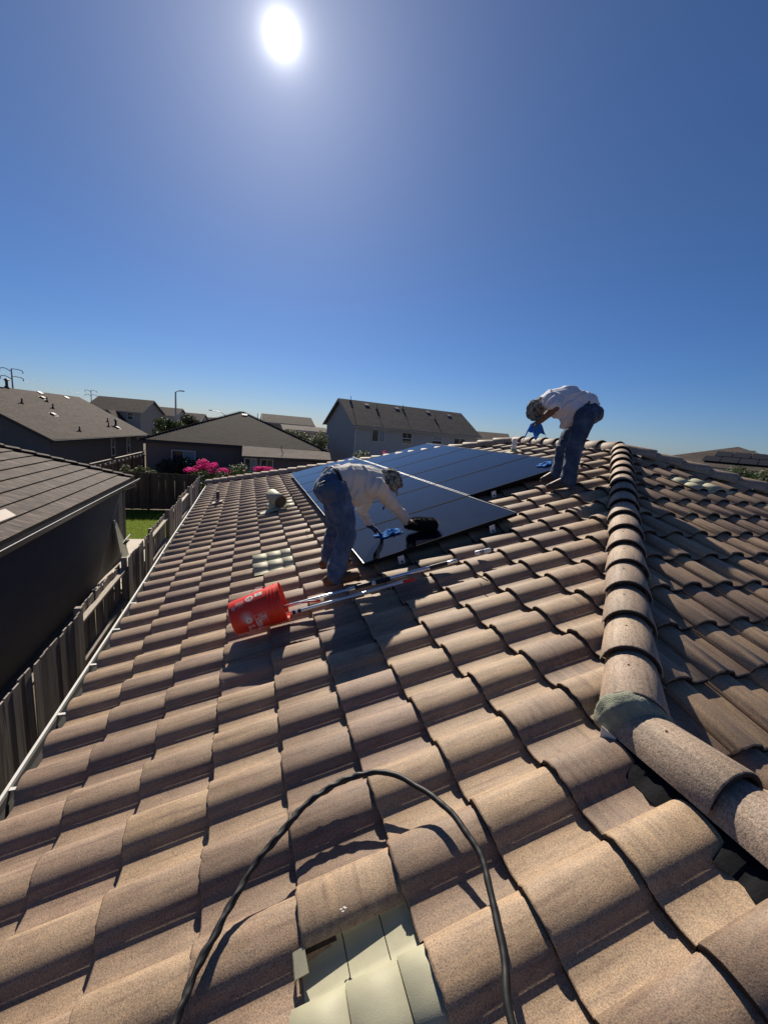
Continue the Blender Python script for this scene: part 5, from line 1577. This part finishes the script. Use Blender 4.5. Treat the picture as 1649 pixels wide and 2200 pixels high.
M['bulb'] = simple('frosted_bulb', (0.72, 0.68, 0.58), 0.4, 0.5, var=0.05)
bme = bpy.data.meshes.new('bulb'); bm = bmesh.new(); bmesh.ops.create_uvsphere(bm, u_segments=8, v_segments=6, radius=0.055); bm.to_mesh(bme); bm.free(); bme.materials.append(M['bulb'])
for i in range(1, 42, 3):
    o = bpy.data.objects.new('bulb', bme); link(o); o.location = pts[i] - V(0, 0, .06); frame(o, sl_)

# ------------------------------------------------------------------ houses further off
def gable_house(name, label, loc, rotz, L, W, zeave, zridge, wall, roofm, over=0.35, gable_trim=True, base=0.0, trim=None):
    """local x along the ridge (0..L), y across (0..W); front wall at y = 0"""
    t = thing(name, label, 'house', loc, 'houses beyond the fences', rotz)
    bm = bmesh.new()
    prism(bm, [V(0, 0, base), V(0, W, base), V(0, W, zeave), V(0, W / 2, zridge - 0.06), V(0, 0, zeave)], (L, 0, 0))
    bm_obj('wall', bm, wall, t)
    s = (zridge - zeave) / (W / 2); zo = zeave - over * s + 0.10; zr = zridge + 0.10
    roof_face('roof', [(-over, -over, zo), (L + over, -over, zo), (L + over, W / 2, zr), (-over, W / 2, zr)], roofm, t, 0.12)
    roof_face('roof', [(L + over, W + over, zo), (-over, W + over, zo), (-over, W / 2, zr), (L + over, W / 2, zr)], roofm, t, 0.12)
    tr = trim or M['fascia']
    bm = bmesh.new(); bx(bm, (L / 2, -over - 0.06, zo - 0.10), (L + 2 * over, 0.11, 0.13)); bm_obj('gutter', bm, tr, t)
    if gable_trim:
        for x in (-over - 0.03, L + over + 0.005):
            bm = bmesh.new()
            a = V(x, -over, zo - 0.02); b = V(x, W / 2, zr - 0.02); c = V(x, W + over, zo - 0.02); h_ = V(0, 0, .20)
            prism(bm, [a, b, c, c - h_, b - h_, a - h_], (0.025, 0, 0))
            bm_obj('barge_board', bm, tr, t)
    return t
def on_roof(x, b, W, zeave, zridge):
    s = (zridge - zeave) / (W / 2); return (x, b, zeave + b * s + 0.12)

# grey single storey house at the far left (ridge runs away from us)
rz = math.atan2(17, 2)
A = gable_house('shingled_house', 'grey shingled gable house with many roof pipes beyond the charcoal house', (-12.25, 32.6, 0), rz, 16.6, 11.8, 2.62, 5.62, M['w_dark'], M['sh_grey'], 0.40, True, 0.0, M['darktrim'])
# local y goes to the left of the ridge direction, the slope we see is y from 0 upward
for (al, up, kd) in ((6.4, 6.2, 'tall'), (4.3, 4.0, 'pipe'), (10.2, 6.0, 'pale'), (8.9, 5.1, 'dark'), (8.5, 4.6, 'pipe'), (7.4, 3.6, 'pipe'), (5.55, 2.6, 'dark'), (13.7, 5.7, 'pale'), (4.84, 0.47, 'pipe'), (12.85, 1.83, 'pipe'), (11.1, 1.03, 'pipe'), (12.8, 1.10, 'tall'), (12.4, .78, 'dark')):
    stub(A, on_roof(al, up * 0.95, 11.8, 2.62, 5.62), kd, 0.508)
window(A, (9.3, -0.01, 1.55), 0.75, 1.5, 0, -1, 'hung'); window(A, (12.6, -0.01, 1.55), 0.75, 1.5, 0, -1, 'hung')

# mauve house with the hip roof
def house_b():
    t = thing('shingled_house', 'mauve house with dark brown hip roof behind the pink bougainvillea', 'house', (-0.6, 37.0, 0), 'houses beyond the fences')
    hw = 7.5; ze_, za = 2.70, 5.68; ov = 0.4
    bm = bmesh.new(); bx(bm, (0, hw, ze_ / 2), (2 * hw - 0.8, 2 * hw - 0.8, ze_)); bm_obj('wall', bm, M['w_mauve'], t)
    c = [V(-hw, 0, ze_), V(hw, 0, ze_), V(hw, 2 * hw, ze_), V(-hw, 2 * hw, ze_)]; ap = V(0, hw, za)
    for i in range(4): roof_face('roof', [c[i], c[(i + 1) % 4], ap], M['sh_brown'], t, 0.14)
    bm = bmesh.new()
    for (a, b) in ((V(-hw, -0.03, ze_ - .15), V(hw, -0.03, ze_ - .15)), (V(-hw - .03, 0, ze_ - .15), V(-hw - .03, 2 * hw, ze_ - .15))): bx(bm, (a + b) / 2, (abs(b.x - a.x) + 0.05, abs(b.y - a.y) + 0.05, 0.16))
    bm_obj('fascia_board', bm, M['darktrim'], t)
    # hip shingles
    for i in range(2):
        d = ap - c[i]; n = 34
        for k in range(n):
            p = c[i] + d * (k / n); bm = bmesh.new()
            bx(bm, p + V(0, 0, .035), (0.26, 0.26, 0.035), Matrix.Rotation(R(45), 3, 'Z')); bm_obj('hip_shingle', bm, M['sh_brown'], t)
    window(t, (-4.35, 0.40, 1.42), 1.80, 1.12, 0, -1, 'slide', 1)
    stub(t, (0.28, 6.55, 5.34), 'pale', 0.397)
    stub(t, (1.5, 7.4, 5.1), 'thin')
    # porch with its own lower roof
    roof_face('porch_roof', [(0.2, -3.0, 2.08), (7.2, -3.0, 2.18), (7.6, 0.1, 2.70), (0.2, 0.1, 2.72)], M['sh_light'], t, 0.16)
    bm = bmesh.new(); bx(bm, (3.7, -1.2, 0.95), (6.6, 2.6, 1.9)); bm_obj('porch_wall', bm, M['w_mauve'], t)
    window(t, (0.85, -2.51, 1.35), 0.95, 1.1, 0, -1, 'slide', 1); window(t, (2.1, -2.51, 1.35), 1.0, 1.1, 0, -1, 'slide')
    bm = bmesh.new(); tube(bm, spline([V(3.4, -1.8, 2.35), V(3.25, -1.7, 2.8), V(3.3, -1.6, 3.0)], 4), 0.03, 6); bm_obj('roof_pipe', bm, M['ventmetal'], t)
    return t
house_b()

# two storey grey house
rzc = math.atan2(.1736, .9848)
C = gable_house('two_storey_house', 'two storey grey house with four upper windows and gable roof', (9.6, 38.8, 0), rzc, 15.0, 7.6, 5.35, 7.72, M['w_grey'], M['sh_pale'], 0.35)
for (L0, L1, z0_, z1_, st, bl) in ((1.82, 3.34, 3.81, 5.04, 'slide', 1), (5.21, 6.45, 3.8, 4.99, 'hung', 0), (8.94, 10.24, 3.85, 4.96, 'hung', 1), (11.76, 13.4, 4.0, 4.89, 'slide', 0)):
    window(C, ((L0 + L1) / 2, -0.01, (z0_ + z1_) / 2), L1 - L0, z1_ - z0_, 0, -1, st, bl)
for (x, b, kd) in ((0.9, 3.5, 'thin'), (2.6, 3.2, 'pale'), (3.5, 2.6, 'thin'), (6.2, 3.2, 'pale'), (6.9, 3.1, 'thin'), (10.2, 3.2, 'pale'), (10.4, 1.9, 'thin'), (13.0, 3.0, 'pale')):
    stub(C, on_roof(x, b, 7.6, 5.35, 7.72), kd, 0.624)
bm = bmesh.new(); tube(bm, [V(0.10, -0.36, 5.15), V(0.10, -0.08, 4.9), V(0.10, -0.06, 4.7), V(0.10, -0.06, 0.2)], 0.045, 8); bm_obj('downpipe', bm, M['gutter'], C)
bm = bmesh.new(); bx(bm, (-0.02, 3.8, 5.35), (0.05, 7.6, 0.16)); bm_obj('band_board', bm, M['fascia'], C)

# house on the right with solar panels on its hip roof
def house_d():
    t = thing('hip_roof_house', 'dark hip roofed house with solar panels beyond the right hip', 'house', (34.5, 21.3, 0), 'houses beyond the fences', R(27))
    hw = 5.2; ze_, za = 4.35, 5.95
    bm = bmesh.new(); bx(bm, (0, 0, ze_ / 2), (2 * hw - 0.8, 2 * hw - 0.8, ze_)); bm_obj('wall', bm, M['w_grey'], t)
    c = [V(-hw, -hw, ze_), V(hw, -hw, ze_), V(hw, hw, ze_), V(-hw, hw, ze_)]; ap = V(0, 0, za)
    for i in range(4): roof_face('roof', [c[i], c[(i + 1) % 4], ap], M['sh_grey'], t, 0.14)
    bm = bmesh.new(); bx(bm, (-hw - .03, 0, ze_ - .13), (0.1, 2 * hw + .1, 0.16)); bx(bm, (0, -hw - .03, ze_ - .13), (2 * hw + .1, 0.1, 0.16)); bm_obj('gutter', bm, M['fascia'], t)
    s = (za - ze_) / hw
    rot = Matrix.Rotation(-math.atan(s), 3, 'Y')
    for r_ in range(2):
        for k in range(4 - r_):
            bm = bmesh.new(); x = -hw + 1.5 + r_ * 1.26; y = -2.0 + k * 0.98 + r_ * 0.5
            bx(bm, (x, y, ze_ + (x + hw) * s + 0.10), (1.2, 0.93, 0.04), rot); bm_obj('roof_panel', bm, M['pv_far'], t)
    for p in ((-0.6, -0.9), (0.9, -1.4), (1.8, -2.4)): stub(t, (p[0], p[1], ze_ + (hw - max(abs(p[0]), abs(p[1]))) * s), 'pale')
    window(t, (-hw + .39, -1.2, 2.9), 1.4, 1.1, -1, 0, 'slide', 1)
    return t
house_d()
def polar(az, r, z=0.0): return (r * math.sin(R(az)), r * math.cos(R(az)), z)
# gable house and low roof between the mauve house and the two storey one
E1 = gable_house('shingled_house', 'gable roofed house peeping over the mauve house', (polar(2.0, 62)[0], 62, 0), R(8), 6.9, 9.0, 4.85, 6.0, M['w_beige'], M['sh_brown'], 0.3)
E1.rotation_euler = (0, 0, 0)
def low_roof():
    t = thing('low_building', 'low building with pale roof edge beside the two storey house', 'house', (4.6, 56, 0), 'houses beyond the fences')
    bm = bmesh.new(); bx(bm, (2.8, 2.0, 2.1), (5.6, 4.0, 4.2)); bm_obj('wall', bm, M['w_grey'], t)
    roof_face('roof', [(-.3, -.4, 4.05), (5.9, -.4, 3.95), (5.9, 4, 4.75), (-.3, 4, 4.75)], M['sh_light'], t)
low_roof()
small = gable_house('shingled_house', 'small dark roof just right of the two storey house', polar(30.6, 75), R(-25), 5.5, 9.0, 5.0, 6.4, M['w_grey'], M['sh_grey'], 0.3)
# houses along the far left street
F1 = gable_house('two_storey_house', 'nearest of the far street houses right of the grey shingled roof', polar(-17.2, 82), R(-12), 8.0, 8.5, 4.75, 6.75, M['w_beige'], M['sh_grey'], 0.4)
window(F1, (6.5, -0.01, 4.0), 0.9, 1.1, 0, -1, 'hung')
def porch_gable(parent, x0, x1, y, ze_, za, wall):
    bm = bmesh.new(); prism(bm, [V(x0, y, 0), V(x1, y, 0), V(x1, y, ze_), V((x0 + x1) / 2, y, za), V(x0, y, ze_)], (0, -y, 0)); bm_obj('front_gable', bm, wall, parent)
    xm = (x0 + x1) / 2
    roof_face('gable_roof', [(x0 - .25, y - .3, ze_ - .12), (x0 - .25, 0.6, ze_ - .12), (xm, 0.6, za + .1), (xm, y - .3, za + .1)], M['sh_grey'], parent)
    roof_face('gable_roof', [(x1 + .25, 0.6, ze_ - .12), (x1 + .25, y - .3, ze_ - .12), (xm, y - .3, za + .1), (xm, 0.6, za + .1)], M['sh_grey'], parent)
porch_gable(F1, 3.3, 5.6, -2.4, 3.4, 4.6, M['w_dark'])
bm = bmesh.new(); bx(bm, (7.2, -2.6, 1.2), (3.0, 0.1, 2.1)); bm_obj('garage_door', bm, M['winframe'], F1)
F2 = gable_house('two_storey_house', 'second of the far street houses, left of the tall lamp post', polar(-12.1, 104), R(-10), 6.8, 8.5, 4.55, 6.2, M['w_grey'], M['sh_grey'], 0.4)
porch_gable(F2, 0.4, 3.2, -3.0, 3.0, 4.0, M['w_beige'])
bm = bmesh.new(); bx(bm, (1.8, -3.05, 1.2), (2.2, 0.1, 2.2)); bm_obj('garage_door', bm, M['winframe'], F2)
F3 = gable_house('two_storey_house', 'third of the far street houses, behind the tall lamp post', polar(-8.9, 130), R(-8), 7.5, 9.0, 4.0, 5.65, M['w_grey'], M['sh_brown'], 0.4)
F4 = gable_house('two_storey_house', 'last of the far street houses above the mauve roof', polar(-5.9, 155), R(-6), 8.0, 9.0, 3.2, 4.9, M['w_beige'], M['sh_brown'], 0.4)

# ------------------------------------------------------------------ street lamps and pylons
M['lampgrey'] = simple('lamp_grey', (0.36, 0.37, 0.38), 0.5, 0.4, 0.3, var=0.05)
def lamp(az, r, h, arm, label):
    x, y, _ = polar(az, r)
    t = thing('street_lamp', label, 'street lamp', (x, y, 0), 'street lamps')
    bm = bmesh.new(); tube(bm, [V(0, 0, 0), V(0, 0, h * 0.5), V(0, 0, h)], [0.17, 0.14, 0.10], 10); bm_obj('pole', bm, M['lampgrey'], t)
    bm = bmesh.new(); tube(bm, spline([V(0, 0, h - .1), V(arm * 0.4, 0, h + abs(arm) * .18), V(arm, 0, h + abs(arm) * .26)], 6), 0.06, 8); bm_obj('arm', bm, M['lampgrey'], t)
    bm = bmesh.new(); bx(bm, (arm * 1.12, 0, h + abs(arm) * .27), (0.75, 0.3, 0.16), None, 0.05); bm_obj('lamp_head', bm, M['lampgrey'], t)
lamp(-8.37, 70, 8.1, 0.75, 'tall street lamp standing upright against the sky at left')
lamp(-2.72, 95, 5.65, -2.6, 'street lamp with long curved arm above the mauve roof')
M['pylon'] = simple('pylon_steel', (0.25, 0.27, 0.30), 0.6, 0.4, 0.3, var=0.05)
tops = []
def pylon(az, r, h, w, label):
    x, y, _ = polar(az, r)
    t = thing('power_pylon', label, 'pylon', (x, y, 0), 'power pylons', R(-az + 18))
    bm = bmesh.new(); s = h / 18.5
    tube(bm, [V(0, 0, 0), V(0, 0, h)], [0.40 * s, 0.26 * s], 8); bm_obj('mast', bm, M['pylon'], t)
    for (dz, ln) in ((0.0, w), (-3.2 * s, w)):
        for sg in (-1, 1):
            bm = bmesh.new()
            tube(bm, spline([V(0, 0, h + dz - (1.2 * s if sg < 0 else 0)), V(sg * ln * 0.55, 0, h + dz - (0.1 if sg < 0 else 0.0)), V(sg * ln * 0.95, 0, h + dz - 0.4 * s), V(sg * ln, 0, h + dz - 1.6 * s)], 5), 0.17 * s, 6)
            bm_obj('crossarm', bm, M['pylon'], t)
    tops.append(V(x, y, h))
pylon(-23.2, 250, 18.6, 4.0, 'nearest steel power pylon at the left edge')
pylon(-16.74, 400, 18.0, 4.0, 'middle steel power pylon above the far street houses')
pylon(-13.34, 580, 17.7, 4.0, 'farthest small power pylon above the far street houses')
t = thing('power_line', 'thin power cables strung between the pylons', 'power line', tops[1])
for dz, dx in ((-1.6, -4), (-1.6, 4), (-4.8, 4)):
    bm = bmesh.new(); pts = []
    for a, b in zip(tops, tops[1:]):
        pts += [a.lerp(b, i / 12) + V(dx, 0, dz - 3.2 * 4 * (i / 12) * (1 - i / 12)) for i in range(12)]
    tube(bm, pts + [tops[-1] + V(dx, 0, dz)], 0.035, 4); frame(bm_obj('wire', bm, M['pylon']), t)

# ------------------------------------------------------------------ plants
def leaves(name, blobs, n, size, mat, parent, seed, flat=0.0):
    """leaf quads through several ellipsoids (centre, radii), denser toward the surface, with gaps"""
    rnd = random.Random(seed); vs, fs = [], []
    vol = [b[1][0] * b[1][1] * b[1][2] for b in blobs]; tot = sum(vol)
    for b, vv in zip(blobs, vol):
        for i in range(int(n * vv / tot)):
            while True:
                p = Vector((rnd.uniform(-1, 1), rnd.uniform(-1, 1), rnd.uniform(-1, 1)))
                if 0.35 < p.length < 1: break
            q = Vector((p.x * b[1][0], p.y * b[1][1], p.z * b[1][2])) + Vector(b[0])
            if noise.noise(q * (1.6 / max(b[1]) * 1.4)) < -0.18: continue
            nrm = (p.normalized() + Vector((rnd.gauss(0, .7), rnd.gauss(0, .7), rnd.gauss(.3, .7)))).normalized()
            x, y = ortho(nrm); a = rnd.uniform(0, math.tau); x, y = x * math.cos(a) + y * math.sin(a), y * math.cos(a) - x * math.sin(a)
            s = size * rnd.uniform(0.6, 1.3); k = len(vs)
            vs += [q - x * s, q + y * s * 0.45 + nrm * s * .1, q + x * s, q - y * s * 0.45 + nrm * s * .1]; fs.append((k, k + 1, k + 2, k + 3))
    me = bpy.data.meshes.new(name); me.from_pydata([tuple(v) for v in vs], [], fs)
    o = mesh_obj(name, me, mat); frame(o, parent); return o
def stems(parent, base, tips, r):
    for tip in tips:
        bm = bmesh.new(); b = Vector(base); m = b.lerp(Vector(tip), .5) + V(random.uniform(-.1, .1), random.uniform(-.1, .1), .1) * (r * 12)
        tube(bm, spline([b, m, tip], 5), [r * (1 - .07 * i) for i in range(11)], 7); frame(bm_obj('stem', bm, M['bark'], None, True), parent)
def bougainvillea(name, label, base, blobs, pinkb, n, npk, s, seed):
    t = thing(name, label, 'shrub', base); stems(t, base, [b[0] for b in blobs], 0.035)
    leaves('foliage', blobs, n, s, M['leaf'], t, seed); leaves('blossom', pinkb, npk, s * 0.9, M['pink'], t, seed + 1)
bougainvillea('bougainvillea', 'bougainvillea covered in bright pink flowers by the far fence corner', V(-1.75, 24.2, 0),
    [(V(-2.15, 24.0, 1.55), (0.85, 0.6, 0.75)), (V(-1.2, 24.1, 1.35), (0.85, 0.6, 0.75)), (V(-1.7, 24.0, .8), (1.2, 0.6, 0.7)), (V(-.75, 24.1, 1.85), (0.45, 0.4, 0.5))],
    [(V(-2.22, 23.85, 2.38), (0.34, 0.3, 0.22)), (V(-2.05, 23.8, 2.22), (0.30, 0.3, 0.16)), (V(-2.85, 23.8, 1.98), (0.34, 0.3, 0.14)), (V(-2.45, 23.75, 2.12), (0.26, 0.3, 0.13)), (V(-1.68, 23.9, 2.28), (0.22, 0.3, 0.17)), (V(-1.20, 23.9, 2.02), (0.34, 0.3, 0.15)), (V(-1.75, 23.7, 1.98), (0.3, 0.3, 0.10)), (V(-.95, 23.9, 1.85), (0.2, 0.2, 0.12))], 6200, 1500, 0.065, 21)
def shrub(name, label, base, blobs, n, s, mat, seed, cat='shrub', group=None):
    t = thing(name, label, cat, base, group); stems(t, base, [b[0] for b in blobs], 0.03); leaves('foliage', blobs, n, s, M[mat], t, seed); return t
bougainvillea('bougainvillea', 'small pink bougainvillea sprig low before the porch of the mauve house', V(1.0, 30.0, 0), [(V(1.0, 30.0, 1.0), (0.8, 0.4, 0.7))], [(V(1.1, 29.8, 1.62), (0.75, 0.3, 0.16)), (V(0.7, 29.8, 1.55), (0.3, 0.3, 0.16))], 1600, 800, 0.07, 31)
shrub('bush', 'round green bush right of the pink bougainvillea', V(-.35, 25.6, 0), [(V(-.35, 25.6, 1.5), (0.62, 0.55, 0.85)), (V(-.2, 25.6, .8), (0.8, 0.6, 0.8))], 3600, 0.07, 'leaf', 41)
shrub('bush', 'dark bush below the window of the mauve house', V(-4.9, 35.6, 0), [(V(-5.6, 35.6, .75), (1.1, 0.6, 0.7)), (V(-4.2, 35.6, .85), (1.2, 0.6, 0.8))], 3800, 0.09, 'leaf_dark', 43)
shrub('bush', 'grey green bush leaning over the dark back fence', V(-4.9, 23.4, 0), [(V(-4.9, 23.3, 1.55), (0.7, 0.35, 0.6)), (V(-5.7, 23.4, 1.6), (0.35, 0.3, 0.55))], 1900, 0.075, 'leaf_pale', 45)
shrub('bush', 'tall dark bush in the shade behind the far fence corner', V(-1.3, 22.4, 0), [(V(-1.45, 21.8, 0.9), (0.55, 0.9, 0.9)), (V(-1.2, 22.8, 1.2), (0.7, 0.7, 0.9))], 4800, 0.07, 'leaf_dark', 47)
def tree(label, base, h, blobs, n, s, mat, seed):
    t = thing('tree', label, 'tree', base, 'trees between the houses'); b = Vector(base)
    bm = bmesh.new(); tube(bm, [b, b + V(0, 0, h * .5), b + V(.1, 0, h * .8)], [0.16, 0.12, 0.06], 8); frame(bm_obj('trunk', bm, M['bark'], None, True), t)
    for c in [q[0] for q in blobs]:
        bm = bmesh.new(); tube(bm, [b + V(0, 0, h * .45), (b + V(0, 0, h * .5)).lerp(c, .6), c], [0.07, 0.05, 0.02], 6); frame(bm_obj('limb', bm, M['bark'], None, True), t)
    leaves('crown', blobs, n, s, M[mat], t, seed)
def at(az, r, z): return V(*polar(az, r, z))
tree('olive green tree behind the ridge of the mauve house', at(6.0, 47, 0), 3.4, [(at(5.6, 47, 3.6), (1.1, 1, .75)), (at(7.0, 47, 3.35), (1.0, .9, .75)), (at(6.3, 47, 2.6), (1.5, 1, .8))], 3600, 0.11, 'leaf', 61)
tree('yellowish tree in front of the gable of the two storey house', at(9.2, 40, 0), 3.0, [(at(9.5, 40, 3.6), (.75, .7, .9)), (at(8.8, 40, 3.0), (.9, .8, .9)), (at(9.4, 40, 2.2), (1.1, .8, .9))], 3400, 0.10, 'leaf_pale', 63)
tree('round tree left of the tall lamp post', at(-9.4, 66, 0), 3.2, [(at(-9.6, 66, 3.4), (1.5, 1, .9)), (at(-8.4, 66, 3.1), (1.5, 1, 1.0)), (at(-9.2, 66, 2.2), (2.2, 1, 1.0))], 4200, 0.16, 'leaf', 65)
tree('round tree right of the tall lamp post', at(-7.2, 88, 0), 3.6, [(at(-7.0, 88, 4.0), (1.6, 1.2, 1.1)), (at(-6.2, 88, 3.4), (1.8, 1.2, 1.0)), (at(-7.2, 88, 2.6), (2.4, 1.2, 1.2))], 4200, 0.2, 'leaf_dark', 67)
for i, (az, z, lab) in enumerate(((-9.6, 6.0, 'distant dark tree above the second street house'), (-6.6, 5.4, 'distant dark tree just right of the lamp post'), (-4.4, 4.6, 'distant dark tree near the mauve roof, left one'), (-3.2, 4.6, 'distant dark tree touching the mauve roof edge'), (-5.4, 4.9, 'distant tree between the lamp post and the mauve roof'))):
    tree(lab, at(az, 190, 0), 4.0, [(at(az, 190, z - 1.1), (2.6, 1.5, 1.7)), (at(az + .35, 190, z - 1.7), (2.2, 1.5, 1.4))], 1500, 0.36, 'leaf_dark', 70 + i)
tree('dark leafy tree beyond the right hip, left one', at(58.6, 26, 0), 3.2, [(at(58.8, 26, 3.9), (.9, .8, .75)), (at(57.8, 26, 3.5), (.9, .8, .8))], 3000, 0.085, 'leaf', 81)
tree('dark leafy tree at the right edge beyond the hip', at(61.2, 25, 0), 3.2, [(at(61.4, 25, 3.8), (.9, .8, .85)), (at(60.6, 25, 3.3), (.8, .8, .8))], 3000, 0.085, 'leaf', 83)
shrub('bush', 'green and yellow bush top showing over the far tiles', at(15.2, 27, 0), [(at(15.2, 27, 2.8), (.85, .6, .75)), (at(14.7, 27, 2.2), (.8, .6, .8))], 2600, 0.075, 'leaf_pale', 91)
bougainvillea('bougainvillea', 'tiny red flowering sprig above the far edge of the panels', at(18.2, 27, 0), [(at(18.2, 27, 2.8), (.3, .25, .7))], [(at(18.2, 27, 3.45), (.12, .12, .22))], 500, 90, 0.06, 93)

# ------------------------------------------------------------------ bits of debris on the tiles
M['twig'] = simple('dry_twig', (0.10, 0.065, 0.04), 0.9, 0.2)
M['splat'] = simple('bird_splat', (0.62, 0.60, 0.55), 0.8, 0.2)
def twig(label, pts):
    bm = bmesh.new(); tube(bm, spline(pts, 5), 0.0045, 6)
    return tag(bm_obj('twig', bm, M['twig'], None, True), label, 'twig')
twig('dry twig on the sunlit tile right of the pole end', [roofpt(2.66, 2.98, .040), roofpt(2.60, 2.985, .047), roofpt(2.54, 3.0, .040)])
twig('dry twig on the tiles left of the man in beige', [roofpt(5.32, 1.98, .030), roofpt(5.26, 1.95, .040), roofpt(5.20, 1.97, .042)])
for i, (Y, b, lab) in enumerate(((.995, 1.50, 'small white splat on the tile above the near green vent'),)):
    bm = bmesh.new(); rnd = random.Random(i)
    for k in range(4):
        c = roofpt(Y + rnd.uniform(-.008, .008), b + rnd.uniform(-.012, .012), .0345)
        bmesh.ops.create_uvsphere(bm, u_segments=8, v_segments=5, radius=rnd.uniform(.002, .0045), matrix=Matrix.Translation(c) @ Matrix.Diagonal((1.6, 0.8, 0.5, 1)))
    tag(bm_obj('splat', bm, M['splat'], None, True), lab, 'splat')
